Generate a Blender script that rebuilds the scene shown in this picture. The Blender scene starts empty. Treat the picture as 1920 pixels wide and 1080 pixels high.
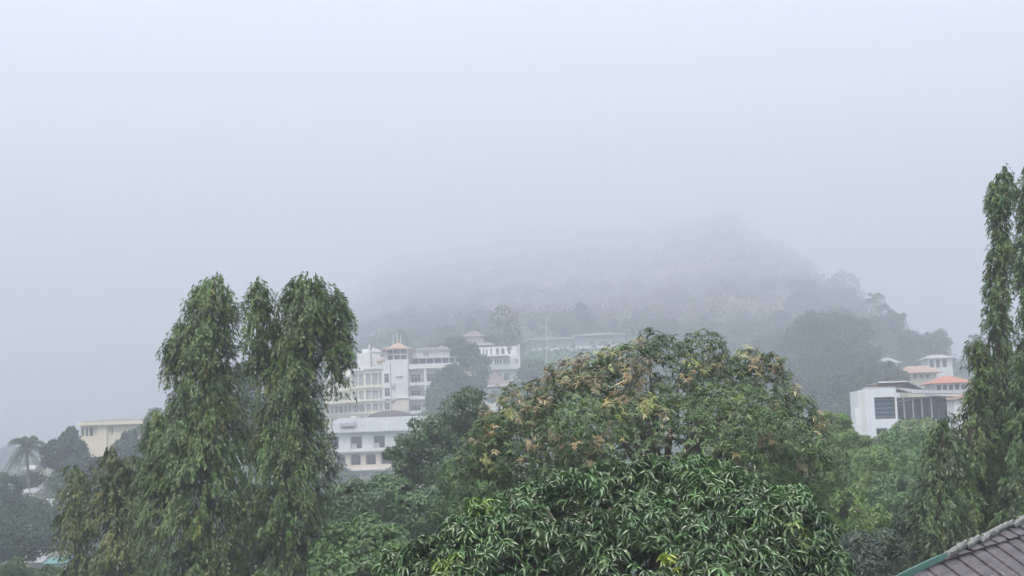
import bpy, math, random
import numpy as np
from mathutils import Vector, Matrix
R = math.radians
S = bpy.context.scene
# ---------------------------------------------------------------- camera, sky, sun, exposure
CZ = 14.0
F = 2667.0                                   # focal length in photo pixels (1920 wide)
PITCH, ROLL = math.atan2(320, F), R(1.9)
cam_d = bpy.data.cameras.new("camera"); cam = bpy.data.objects.new("camera", cam_d)
S.collection.objects.link(cam); S.camera = cam
cam_d.sensor_width = 36; cam_d.lens = 36 * F / 1920; cam_d.clip_end = 6000; cam_d.clip_start = 0.1
CAMM = Matrix.Rotation(math.pi / 2 + PITCH, 3, 'X') @ Matrix.Rotation(-ROLL, 3, 'Z')
cam.matrix_world = Matrix.Translation((0, 0, CZ)) @ CAMM.to_4x4()

W = bpy.data.worlds.new("World"); S.world = W; W.use_nodes = True
nt = W.node_tree; nt.nodes.clear()
SUN_EL, SUN_AZ = R(62), R(-150)              # high, behind the camera's left shoulder
sky = nt.nodes.new("ShaderNodeTexSky"); sky.sky_type = 'NISHITA'; sky.sun_disc = False
sky.sun_elevation = SUN_EL; sky.sun_rotation = SUN_AZ; sky.dust_density = 3
hs = nt.nodes.new("ShaderNodeHueSaturation"); hs.inputs['Saturation'].default_value = 0.42
mx = nt.nodes.new("ShaderNodeMix"); mx.data_type = 'RGBA'; mx.inputs[0].default_value = 0.62
mx.inputs[7].default_value = (7.1, 7.4, 8.0, 1)    # the even white of a closed cloud cover
bg = nt.nodes.new("ShaderNodeBackground"); bg.inputs[1].default_value = 0.15
wo = nt.nodes.new("ShaderNodeOutputWorld")
nt.links.new(sky.outputs[0], hs.inputs['Color']); nt.links.new(hs.outputs[0], mx.inputs[6])
nt.links.new(mx.outputs[2], bg.inputs[0]); nt.links.new(bg.outputs[0], wo.inputs[0])
sl = bpy.data.lights.new("sun", 'SUN'); sl.energy = 2.6; sl.angle = R(20); sl.color = (1, .95, .86)
so = bpy.data.objects.new("sun", sl); S.collection.objects.link(so)
so.rotation_euler = (math.pi / 2 - SUN_EL, 0, -SUN_AZ + math.pi)
so.location = (0, 0, 60)
S.view_settings.view_transform = 'Standard'; S.view_settings.look = 'None'
S.view_settings.gamma = 1; S.view_settings.exposure = 1.55
S.render.engine = 'CYCLES'
S.cycles.use_denoising = True
S.cycles.max_bounces = 6; S.cycles.diffuse_bounces = 2; S.cycles.glossy_bounces = 2
S.cycles.transmission_bounces = 3; S.cycles.volume_bounces = 2; S.cycles.transparent_max_bounces = 4
HAZE_DENSITY = 0.0021

def P(px, py, D):
    """world point seen at photo pixel (px,py), D metres ahead (world y)"""
    d = CAMM @ Vector(((px - 960) / F, (540 - py) / F, -1))
    d = d * (D / d.y)
    return Vector((d.x, d.y, CZ + d.z))
def ppm(D): return F / D                      # photo pixels per metre

# ---------------------------------------------------------------- terrain heights
TR = [0, 60, 110, 150, 200, 260, 300, 340, 400, 470, 880, 1480, 2000, 2550, 3100]
TU = {  # photo column -> image row of the ground at r = 260, 300, ... ; z first for the near rings
 -900: ([0, 0, 0, 1, 2], [962, 950, 940, 925, 915, 900, 880, 880, 885, 890]),
 0:    ([0, 0, 0, 1, 2], [962, 948, 930, 912, 895, 872, 842, 850, 860, 870]),
 300:  ([0, 0, 0, 1, 3], [935, 915, 900, 880, 860, 840, 825, 830, 840, 850]),
 600:  ([0, 0, 0, 1, 3], [925, 850, 810, 765, 722, 650, 610, 590, 585, 600]),
 750:  ([0, 0, 0, 1, 3], [925, 815, 765, 708, 662, 580, 525, 490, 480, 500]),
 1000: ([0, 0, 0, 2, 4], [915, 800, 738, 690, 647, 558, 490, 448, 430, 445]),
 1200: ([0, 0, 0, 3, 6], [905, 800, 745, 692, 645, 548, 468, 432, 428, 440]),
 1290: ([0, 0, 1, 4, 7], [900, 810, 752, 695, 642, 535, 432, 425, 440, 500]),
 1370: ([0, 0, 1, 5, 8], [890, 820, 760, 700, 640, 515, 409, 440, 480, 560]),
 1450: ([0, 0, 2, 6, 9], [890, 825, 770, 700, 640, 528, 458, 470, 560, 620]),
 1510: ([0, 0, 2, 7, 9], [890, 828, 775, 705, 636, 528, 492, 520, 600, 660]),
 1570: ([0, 0, 3, 8, 10], [890, 830, 780, 710, 628, 545, 590, 640, 680, 720]),
 1680: ([0, 0, 4, 9, 11], [885, 825, 785, 720, 638, 650, 690, 720, 740, 760]),
 1760: ([0, 0, 4, 9, 11], [860, 800, 760, 712, 695, 705, 740, 760, 770, 780]),
 1850: ([0, 0, 4, 9, 11], [860, 810, 790, 775, 768, 780, 800, 800, 805, 805]),
 2800: ([0, 0, 2, 4, 6], [880, 860, 850, 845, 840, 835, 830, 830, 830, 830]),
}
_us = sorted(TU); _tab = []
for u in _us:
    near, ys = TU[u]
    _tab.append(list(near) + [P(u, y, r).z for y, r in zip(ys, TR[5:])])
_tab = np.array(_tab)
def gz(x, y):
    x = np.asarray(x, float); y = np.asarray(y, float)
    yy = np.maximum(y, 1.0)
    u = np.clip(960 + F * x / yy, _us[0], _us[-1])
    u = np.where(y < 5, _us[0], u)
    r = np.clip(np.where(y > 0, y, 0), 0, 3100)
    j = np.clip(np.searchsorted(TR, r, 'right') - 1, 0, len(TR) - 2)
    tr = np.array(TR, float); t = (r - tr[j]) / (tr[j + 1] - tr[j])
    i = np.clip(np.searchsorted(_us, u, 'right') - 1, 0, len(_us) - 2)
    ua = np.array(_us, float); s = (u - ua[i]) / (ua[i + 1] - ua[i]); s = s * s * (3 - 2 * s)
    z = ((1 - s) * ((1 - t) * _tab[i, j] + t * _tab[i, j + 1]) + s * ((1 - t) * _tab[i + 1, j] + t * _tab[i + 1, j + 1]))
    amp = np.clip((r - 300) / 400, 0, 1) * 3
    return z + amp * (np.sin(x * .031 + 1) * np.cos(y * .023) + .6 * np.sin(x * .083 + y * .05) + .3 * np.sin(x * .21 - y * .17))
def gzf(x, y): return float(gz(x, y))

# ---------------------------------------------------------------- materials
MATS = {}
def newmat(name):
    m = bpy.data.materials.new(name); m.use_nodes = True
    n = m.node_tree; b = n.nodes["Principled BSDF"]; MATS[name] = m
    return m, n, b
def N(n, t, **k):
    x = n.nodes.new(t)
    for a, v in k.items(): setattr(x, a, v)
    return x
def plaster(name, col, dirt=(.16, .15, .13), amount=.5, rough=.85, scale=.5):
    m, n, b = newmat(name)
    tc = N(n, 'ShaderNodeTexCoord'); mp = N(n, 'ShaderNodeMapping'); mp.inputs['Scale'].default_value = (1.6, 1.6, .22)
    n1 = N(n, 'ShaderNodeTexNoise'); n1.inputs['Scale'].default_value = scale; n1.inputs['Detail'].default_value = 6; n1.inputs['Roughness'].default_value = .7
    n2 = N(n, 'ShaderNodeTexNoise'); n2.inputs['Scale'].default_value = scale * .6; n2.inputs['Detail'].default_value = 4
    r = N(n, 'ShaderNodeMapRange'); r.inputs[1].default_value = .48; r.inputs[2].default_value = .78; r.inputs[4].default_value = amount
    r2 = N(n, 'ShaderNodeMapRange'); r2.inputs[1].default_value = .4; r2.inputs[2].default_value = .75; r2.inputs[4].default_value = amount * .45
    ad = N(n, 'ShaderNodeMath', operation='MAXIMUM')
    mi = N(n, 'ShaderNodeMix', data_type='RGBA'); mi.inputs[6].default_value = (*col, 1); mi.inputs[7].default_value = (*dirt, 1)
    L = n.links.new
    L(tc.outputs['Object'], mp.inputs[0]); L(mp.outputs[0], n1.inputs[0]); L(tc.outputs['Object'], n2.inputs[0])
    L(n1.outputs[0], r.inputs[0]); L(n2.outputs[0], r2.inputs[0]); L(r.outputs[0], ad.inputs[0]); L(r2.outputs[0], ad.inputs[1])
    L(ad.outputs[0], mi.inputs[0]); L(mi.outputs[2], b.inputs['Base Color']); b.inputs['Roughness'].default_value = rough
    return m
def simple(name, col, rough=.6, metal=0, var=.25, scale=3.0):
    m, n, b = newmat(name)
    tc = N(n, 'ShaderNodeTexCoord'); t = N(n, 'ShaderNodeTexNoise'); t.inputs['Scale'].default_value = scale; t.inputs['Detail'].default_value = 5
    mi = N(n, 'ShaderNodeMix', data_type='RGBA')
    mi.inputs[6].default_value = (*[c * (1 - var) for c in col], 1); mi.inputs[7].default_value = (*[min(1, c * (1 + var)) for c in col], 1)
    n.links.new(tc.outputs['Object'], t.inputs[0]); n.links.new(t.outputs[0], mi.inputs[0]); n.links.new(mi.outputs[2], b.inputs['Base Color'])
    b.inputs['Roughness'].default_value = rough; b.inputs['Metallic'].default_value = metal
    if 'glass' in name: b.inputs['Specular IOR Level'].default_value = .3
    return m
def ribbed(name, col, period=.35, rough=.45, var=.2, axis='X', contrast=.75):
    m, n, b = newmat(name)
    tc = N(n, 'ShaderNodeTexCoord'); w = N(n, 'ShaderNodeTexWave', bands_direction=axis); w.inputs['Scale'].default_value = .314 / period; w.inputs['Distortion'].default_value = .15
    t = N(n, 'ShaderNodeTexNoise'); t.inputs['Scale'].default_value = .5; t.inputs['Detail'].default_value = 6
    mi = N(n, 'ShaderNodeMix', data_type='RGBA'); mi.inputs[6].default_value = (*[c * (1 - var) for c in col], 1); mi.inputs[7].default_value = (*[min(1, c * (1 + var)) for c in col], 1)
    mu = N(n, 'ShaderNodeMix', data_type='RGBA', blend_type='MULTIPLY'); mu.inputs[0].default_value = 1
    cr = N(n, 'ShaderNodeMapRange'); cr.inputs[3].default_value = contrast
    L = n.links.new
    L(tc.outputs['Object'], w.inputs[0]); L(tc.outputs['Object'], t.inputs[0]); L(t.outputs[0], mi.inputs[0]); L(w.outputs[1], cr.inputs[0])
    L(mi.outputs[2], mu.inputs[6]); L(cr.outputs[0], mu.inputs[7]); L(mu.outputs[2], b.inputs['Base Color'])
    bp = N(n, 'ShaderNodeBump'); bp.inputs['Strength'].default_value = .5; bp.inputs['Distance'].default_value = .05
    L(w.outputs[1], bp.inputs['Height']); L(bp.outputs[0], b.inputs['Normal']); b.inputs['Roughness'].default_value = rough
    return m
def leafmat(name, rough=.42, spec=.5, trans=.3):
    m, n, b = newmat(name)
    at = N(n, 'ShaderNodeAttribute', attribute_name='tint')
    tr = N(n, 'ShaderNodeBsdfTranslucent'); ms = N(n, 'ShaderNodeMixShader'); ms.inputs[0].default_value = trans
    hv = N(n, 'ShaderNodeHueSaturation'); hv.inputs['Saturation'].default_value = 1.15; hv.inputs['Value'].default_value = 1.3
    L = n.links.new
    L(at.outputs['Color'], b.inputs['Base Color']); L(at.outputs['Color'], hv.inputs['Color']); L(hv.outputs[0], tr.inputs[0])
    b.inputs['Roughness'].default_value = rough; b.inputs['Specular IOR Level'].default_value = spec
    L(b.outputs[0], ms.inputs[1]); L(tr.outputs[0], ms.inputs[2]); L(ms.outputs[0], n.nodes['Material Output'].inputs[0])
    return m
M_LEAF_WET = leafmat('wet_leaf', .26, .8, .12)
M_LEAF = leafmat('leaf', .42, .5, .15)
M_LEAF_FAR = leafmat('distant_leaf', .75, .2, .2)
M_BARK = simple('bark', (.10, .08, .06), .9, 0, .4, 6)
M_PBARK = simple('palm_bark', (.16, .14, .12), .9, 0, .3, 4)
M_WHITE = plaster('white_plaster', (.78, .78, .77), amount=.45)
M_CREAM = plaster('cream_plaster', (.74, .67, .52), amount=.35)
M_PEACH = plaster('peach_plaster', (.76, .63, .53), amount=.3)
M_YELL = plaster('yellow_plaster', (.76, .71, .57), amount=.35)
M_CONC = plaster('weathered_concrete', (.42, .41, .39), (.12, .12, .11), .7)
M_CREAM2 = plaster('sandy_plaster', (.78, .68, .50), (.42, .30, .24), .5, scale=.35)
M_CLAD = ribbed('white_cladding', (.78, .80, .84), .9, .4, .05, 'X', .96)
M_GLASS = simple('dark_glass', (.03, .035, .045), .25, 0, .5, .7)
M_GLASS2 = simple('blue_glass', (.05, .075, .12), .25, 0, .5, .5)
M_CURT = simple('curtained_glass', (.36, .37, .36), .3, 0, .35, .6)
M_FRAME = simple('window_frame', (.55, .54, .52), .5, 0, .1)
M_DFRAME = simple('brown_frame', (.16, .11, .09), .6)
M_ORANGE = ribbed('orange_roof_tile', (.50, .33, .25), .3, .6, .25)
M_RED = ribbed('red_roof_tile', (.50, .18, .11), .3, .6, .2)
M_PINK = ribbed('faded_red_roof_tile', (.44, .28, .22), .3, .6, .3)
M_GREYTILE = ribbed('grey_roof_tile', (.24, .17, .17), .3, .7, .25)
M_ZINC = ribbed('pale_metal_sheet', (.33, .345, .345), .9, .5, .3, contrast=.9)
M_SHED = ribbed('grey_metal_sheet', (.30, .30, .31), .4, .4, .2)
M_MAROON = plaster('maroon_wall', (.24, .16, .16), amount=.4)
M_METAL = simple('painted_metal', (.6, .6, .6), .4, .3, .1)
M_RIDGE = plaster('ridge_mortar', (.25, .25, .235), (.06, .06, .055), 1.0, scale=9)
M_GREEN = simple('green_flashing', (.045, .155, .12), .35, 0, .25, 3)
M_TEAL = simple('teal_sheet', (.12, .26, .26), .5)
M_BEIGE = simple('beige_metal', (.6, .58, .52), .6)

# ---------------------------------------------------------------- mesh helpers
def tag(o, label=None, cat=None, group=None, kind=None):
    if label: o['label'] = label
    if cat: o['category'] = cat
    if group: o['group'] = group
    if kind: o['kind'] = kind
    return o
def thing(name, loc, label, cat, group=None):
    o = bpy.data.objects.new(name, None); S.collection.objects.link(o); o.location = loc
    o.empty_display_size = .5
    return tag(o, label, cat, group)
def root_origin(p):
    v = Vector((0, 0, 0))
    while p is not None: v += p.location; p = p.parent
    return v
def link(name, me, mat, parent=None):
    o = bpy.data.objects.new(name, me); S.collection.objects.link(o)
    if mat is not None and len(me.materials) == 0: me.materials.append(mat)
    if parent is not None: o.parent = parent
    return o
class MB:
    def __init__(s): s.v = []; s.f = []
    def quad(s, a, b, c, d):
        i = len(s.v); s.v += [Vector(a), Vector(b), Vector(c), Vector(d)]; s.f.append((i, i + 1, i + 2, i + 3)); return s
    def tri(s, a, b, c):
        i = len(s.v); s.v += [Vector(a), Vector(b), Vector(c)]; s.f.append((i, i + 1, i + 2)); return s
    def box(s, x0, x1, y0, y1, z0, z1, M=None):
        i = len(s.v)
        c = [Vector(p) for p in ((x0, y0, z0), (x1, y0, z0), (x1, y1, z0), (x0, y1, z0), (x0, y0, z1), (x1, y0, z1), (x1, y1, z1), (x0, y1, z1))]
        if M is not None: c = [M @ p for p in c]
        s.v += c
        s.f += [tuple(i + k for k in q) for q in ((3, 2, 1, 0), (4, 5, 6, 7), (0, 1, 5, 4), (1, 2, 6, 5), (2, 3, 7, 6), (3, 0, 4, 7))]
        return s
    def prism(s, pts, y0, y1, M=None):
        """outline pts (x,z) extruded from y0 to y1"""
        n = len(pts); i = len(s.v)
        c = [Vector((x, y0, z)) for x, z in pts] + [Vector((x, y1, z)) for x, z in pts]
        if M is not None: c = [M @ p for p in c]
        s.v += c; s.f.append(tuple(i + k for k in range(n))); s.f.append(tuple(i + n + k for k in reversed(range(n))))
        for k in range(n):
            k2 = (k + 1) % n; s.f.append((i + k, i + n + k, i + n + k2, i + k2))
        return s
    def tube(s, pts, rad, sides=8):
        pts = [Vector(p) for p in pts]; i0 = len(s.v)
        for k, p in enumerate(pts):
            d = (pts[min(k + 1, len(pts) - 1)] - pts[max(k - 1, 0)]).normalized()
            a = d.cross(Vector((.31, .95, .11))).normalized(); b = d.cross(a)
            r = rad[k] if hasattr(rad, '__len__') else rad
            for j in range(sides):
                t = 2 * math.pi * j / sides; s.v.append(p + (a * math.cos(t) + b * math.sin(t)) * r)
        for k in range(len(pts) - 1):
            for j in range(sides):
                j2 = (j + 1) % sides
                s.f.append((i0 + k * sides + j, i0 + k * sides + j2, i0 + (k + 1) * sides + j2, i0 + (k + 1) * sides + j))
        s.f.append(tuple(i0 + j for j in reversed(range(sides)))); s.f.append(tuple(i0 + (len(pts) - 1) * sides + j for j in range(sides)))
        return s
    def hip(s, x0, x1, y0, y1, z0, zr, ridge=0.0, over=.0, th=.12, curve=0.0, M=None):
        """hip roof: eave rectangle, ridge along x of given half fraction; curve > 0 gives the concave sweep"""
        cx, cy = (x0 + x1) / 2, (y0 + y1) / 2; hx, hy = (x1 - x0) / 2 + over, (y1 - y0) / 2 + over
        steps = 6 if curve else 1; rings = []
        for k in range(steps + 1):
            t = k / steps; tz = t ** (1 + curve) if curve else t
            ax, ay = hx * (1 - t) + hx * ridge * t, hy * (1 - t) + .02 * t
            rings.append([Vector((cx - ax, cy - ay, z0 + (zr - z0) * tz)), Vector((cx + ax, cy - ay, z0 + (zr - z0) * tz)),
                          Vector((cx + ax, cy + ay, z0 + (zr - z0) * tz)), Vector((cx - ax, cy + ay, z0 + (zr - z0) * tz))])
        low = [p - Vector((0, 0, th)) for p in rings[0]]
        i = len(s.v); allr = [low] + rings
        for r in allr: s.v += [(M @ p if M is not None else p) for p in r]
        for k in range(len(allr) - 1):
            for j in range(4):
                j2 = (j + 1) % 4; s.f.append((i + 4 * k + j, i + 4 * k + j2, i + 4 * k + 4 + j2, i + 4 * k + 4 + j))
        s.f.append((i + 3, i + 2, i + 1, i)); e = i + 4 * (len(allr) - 1); s.f.append((e, e + 1, e + 2, e + 3))
        return s
    def build(s, name, mat, parent=None, smooth=False):
        o = root_origin(parent); me = bpy.data.meshes.new(name)
        me.from_pydata([tuple(p - o) for p in s.v], [], s.f)
        if smooth: me.polygons.foreach_set('use_smooth', [True] * len(me.polygons))
        me.update()
        return link(name, me, mat, parent)

def quadmesh(name, V, Q, tint, origin=(0, 0, 0)):
    """V (n,3) float, Q (m,4) int, tint (n,3)"""
    me = bpy.data.meshes.new(name); V = V - np.array(origin)
    me.vertices.add(len(V)); me.vertices.foreach_set('co', V.astype(np.float32).ravel())
    me.loops.add(Q.size); me.loops.foreach_set('vertex_index', Q.astype(np.int32).ravel())
    me.polygons.add(len(Q)); me.polygons.foreach_set('loop_start', np.arange(0, Q.size, 4, dtype=np.int32))
    me.update(calc_edges=True)
    a = me.color_attributes.new('tint', 'FLOAT_COLOR', 'POINT')
    c = np.ones((len(V), 4), np.float32); c[:, :3] = np.clip(tint, 0, 1); a.data.foreach_set('color', c.ravel())
    return me
def unit(a): return a / (np.linalg.norm(a, axis=-1, keepdims=True) + 1e-9)
# leaf templates: stations (t, half width, drop) -> rows
def _tmpl(stations, fold):
    v = []
    for t, w, d in stations:
        if fold is None: v += [(t, -w, d), (t, w, d)]
        else: v += [(t, -w, d + fold * w), (t, 0, d), (t, w, d + fold * w)]
    k = 2 if fold is None else 3; q = []
    for i in range(len(stations) - 1):
        for j in range(k - 1):
            q.append((i * k + j, (i + 1) * k + j, (i + 1) * k + j + 1, i * k + j + 1))
    return np.array(v), np.array(q)
T_MANGO = _tmpl([(0, .08, 0), (.3, .5, .03), (.68, .42, -.05), (1, .03, -.22)], .35)
T_SLIM = _tmpl([(0, .1, 0), (.45, .5, -.02), (1, .04, -.22)], None)
T_CARD = (np.array([(0, 0, 0), (.5, .5, -.03), (1, 0, -.12), (.5, -.5, -.03)], float), np.array([(0, 1, 2, 3)]))
class Leaves:
    def __init__(s): s.V = []; s.Q = []; s.C = []; s.n = 0
    def add(s, T, pos, d, nrm, L, Wd, tint):
        n = len(pos)
        if not n: return
        d = unit(d); sd = unit(np.cross(d, nrm)); nn = np.cross(sd, d)
        tv, tq = T; k = len(tv)
        L = np.broadcast_to(L, (n,)); Wd = np.broadcast_to(Wd, (n,))
        V = (pos[:, None] + d[:, None] * (tv[None, :, 0:1] * L[:, None, None]) + sd[:, None] * (tv[None, :, 1:2] * Wd[:, None, None])
             + nn[:, None] * (tv[None, :, 2:3] * L[:, None, None]))
        s.V.append(V.reshape(-1, 3)); s.Q.append((tq[None] + (np.arange(n) * k)[:, None, None]).reshape(-1, 4) + s.n)
        s.C.append(np.repeat(np.broadcast_to(tint, (n, 3)), k, axis=0)); s.n += n * k
    def mesh(s, name, origin): return quadmesh(name, np.concatenate(s.V), np.concatenate(s.Q), np.concatenate(s.C), origin)

def rdir(rng, n):
    v = rng.normal(size=(n, 3)); return unit(v)
def blobpx(lst):
    """(px,py,D,rx_px,ry_px[,depth factor]) -> array cx,cy,cz,rx,ry,rz in metres"""
    out = []
    for b in lst:
        px, py, D, rx, ry = b[:5]; k = b[5] if len(b) > 5 else 1.0
        c = P(px, py, D); m = D / F
        out.append((c.x, c.y, c.z, rx * m, rx * m * k, ry * m))
    return np.array(out)
def lumpy(B, rng, per=10, frac=.34, keep_low=True):
    out = [B * np.array([1, 1, 1, .88, .88, .88])]
    for b in B:
        d = rdir(rng, per); d[:, 2] = np.where(d[:, 2] < -.5, -d[:, 2], d[:, 2])
        c = b[:3] + d * b[3:] * rng.uniform(.72, .95, (per, 1))
        r = b[3:].mean() * frac * rng.uniform(.65, 1.25, (per, 1)) * np.array([[1, 1, .8]])
        out.append(np.hstack([c, r]))
    return np.concatenate(out)
def sample(B, n, rng, lo=.8, hi=1.05, core=.72):
    """points through the outer shell of a union of ellipsoids; returns pos, outward normal, blob index"""
    a = (B[:, 3] * B[:, 5]) ; a = a / a.sum()
    i = rng.choice(len(B), n, p=a); d = rdir(rng, n); t = rng.uniform(lo, hi, (n, 1))
    p = B[i, :3] + d * B[i, 3:] * t; nrm = unit(d / B[i, 3:])
    keep = np.ones(n, bool)
    for k in range(len(B)):
        q = (((p - B[k, :3]) / B[k, 3:]) ** 2).sum(1); keep &= (q > core ** 2) | (i == k)
    return p[keep], nrm[keep], i[keep]
def wob(p, f, seed=0):
    rs = np.random.RandomState(seed); o = 0
    for k in range(5):
        w = rs.normal(size=3) * f; o = o + np.sin(p @ w + rs.uniform(0, 6.28))
    return o / 5 * 1.6
def tintvar(base, n, rng, v=.22, h=.10):
    b = np.broadcast_to(np.array(base), (n, 3)) * (1 + rng.uniform(-v, v, (n, 1)))
    return b * (1 + rng.uniform(-h, h, (n, 3)))

def trunk_mesh(root, base, top, r0, r1, limbs, rng, mat=M_BARK, name='trunk'):
    mb = MB(); b, t = Vector(base), Vector(top); k = 7; pts = []
    for i in range(k):
        f = i / (k - 1); j = Vector((rng.uniform(-1, 1), rng.uniform(-1, 1), 0)) * r0 * .8 * math.sin(f * 3.14)
        pts.append(b.lerp(t, f) + j)
    mb.tube(pts, [r0 * (1 - i / (k - 1)) + r1 * i / (k - 1) + (r0 * .4 if i == 0 else 0) for i in range(k)], 10)
    for (s, e, r) in limbs:
        s, e = Vector(s), Vector(e); m = s.lerp(e, .5) + Vector((0, 0, (e - s).length * .10))
        mb.tube([s, m, e], [r, r * .65, r * .22], 6)
    return mb.build(name, mat, root, True)

def broad_tree(name, label, cat, blobs, rng, n, leaf, tint, T=T_CARD, mat=M_LEAF, per=10, frac=.34, width=.5, group=None,
               droop=.35, base=None, var=.25, patch=None, pw=.5, hi=1.06, core=.74, gap=-.75, raw=False, inner=.25):
    B0 = blobs if raw else blobpx(blobs); B = lumpy(B0, rng, per, frac)
    cx, cy = B0[:, 0].mean(), B0[:, 1].mean()
    if base is not None: cx, cy = base
    g = gzf(cx, cy); root = thing(name, (cx, cy, g), label, cat, group)
    Lf = Leaves()
    for (m, lo, h) in ((int(n * (1 - inner)), .82, hi), (int(n * inner), .55, .85)):
        p, nr, bi = sample(B, m, rng, lo, h, core)
        k = wob(p, 1.4 / max(.5, B0[:, 3].mean() * .35), 3) > gap
        p, nr, bi = p[k], nr[k], bi[k]; q = len(p)
        tng = unit(np.cross(nr, rdir(rng, q)))
        d = unit(tng + nr * rng.uniform(.0, .7, (q, 1)) + np.array([0, 0, -droop]) * rng.uniform(.3, 1.6, (q, 1)))
        nn = unit(nr + rdir(rng, q) * .55 + np.array([0, 0, .35]))
        bl = 1 + (np.random.RandomState(5).uniform(-.22, .22, len(B)))[bi][:, None]
        c = tintvar(tint, q, rng, var) * bl
        if patch is not None:
            wv = wob(p, 1.0, 11)[:, None]; c = np.where((wv > pw) & (rng.uniform(size=(q, 1)) < .7), tintvar(patch, q, rng, .3), c)
        l = leaf * rng.uniform(.7, 1.25, q); Lf.add(T, p, d, nn, l, l * width, c)
    o = link('crown', Lf.mesh('crown', (cx, cy, g)), mat, root)
    top = Vector((cx, cy, B0[:, 2].mean()))
    trunk_mesh(root, (cx, cy, g - .3), top, max(.12, B0[:, 3].max() * .07), .06,
               [(top - Vector((0, 0, b[5] * .8)), (b[0] + (b[0] - cx) * .25, b[1], b[2] + b[5] * .35), max(.05, b[3] * .035)) for b in B0], rng)
    return root

# ---------------------------------------------------------------- ground
def build_ground():
    m, n, b = newmat('ground_soil')
    geo = N(n, 'ShaderNodeNewGeometry'); t = N(n, 'ShaderNodeTexNoise'); t.inputs['Scale'].default_value = .02; t.inputs['Detail'].default_value = 8
    t2 = N(n, 'ShaderNodeTexNoise'); t2.inputs['Scale'].default_value = .3; t2.inputs['Detail'].default_value = 8
    sep = N(n, 'ShaderNodeSeparateXYZ'); r = N(n, 'ShaderNodeMapRange'); r.inputs[1].default_value = 55; r.inputs[2].default_value = 85
    ad = N(n, 'ShaderNodeMath', operation='MULTIPLY'); cr = N(n, 'ShaderNodeMapRange'); cr.inputs[1].default_value = .40; cr.inputs[2].default_value = .56
    g = N(n, 'ShaderNodeMix', data_type='RGBA'); g.inputs[6].default_value = (.035, .06, .03, 1); g.inputs[7].default_value = (.07, .11, .05, 1)
    s = N(n, 'ShaderNodeMix', data_type='RGBA'); s.inputs[7].default_value = (.22, .115, .09, 1)
    L = n.links.new
    L(geo.outputs['Position'], t.inputs[0]); L(geo.outputs['Position'], t2.inputs[0]); L(geo.outputs['Position'], sep.inputs[0])
    L(sep.outputs[2], r.inputs[0]); L(t.outputs[0], cr.inputs[0]); L(cr.outputs[0], ad.inputs[0]); L(r.outputs[0], ad.inputs[1])
    L(t2.outputs[0], g.inputs[0]); L(g.outputs[2], s.inputs[6]); L(ad.outputs[0], s.inputs[0]); L(s.outputs[2], b.inputs['Base Color'])
    b.inputs['Roughness'].default_value = .95
    az = np.concatenate([np.linspace(-180, -30, 40)[:-1], np.linspace(-30, 30, 361), np.linspace(30, 180, 40)[1:]])
    rr = np.concatenate([[0.0], np.geomspace(4, 3100, 180)])
    A, RR = np.meshgrid(np.radians(az), rr); X = RR * np.sin(A); Y = RR * np.cos(A); Z = gz(X, Y)
    # rings by radius, heights by forward distance: same function as every object uses
    V = np.stack([X, Y, Z], -1).reshape(-1, 3); na = len(az); Q = []
    i = np.arange(len(rr) - 1)[:, None]; j = np.arange(na - 1)[None]
    Q = np.stack([i * na + j, i * na + j + 1, (i + 1) * na + j + 1, (i + 1) * na + j], -1).reshape(-1, 4)[:, ::-1]
    me = quadmesh('ground', V, Q, np.full((len(V), 3), .1)); me.polygons.foreach_set('use_smooth', [True] * len(me.polygons))
    tag(link('ground', me, m), kind='structure')
build_ground()

# ---------------------------------------------------------------- haze
mh, nh, bh = newmat('haze_air'); nh.nodes.remove(bh)
pv = N(nh, 'ShaderNodeVolumePrincipled'); pv.inputs['Color'].default_value = (.695, .735, .822, 1)
pv.inputs['Density'].default_value = HAZE_DENSITY; pv.inputs['Anisotropy'].default_value = 0.0
nh.links.new(pv.outputs[0], nh.nodes['Material Output'].inputs['Volume'])
hz = MB().box(-3160, 3160, -3160, 3160, float(_tab.min()) - 6, float(_tab.max()) + 25).build('haze', mh)
tag(hz, 'pale mist filling the whole valley and hiding the hilltop', 'haze', kind='stuff')

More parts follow.
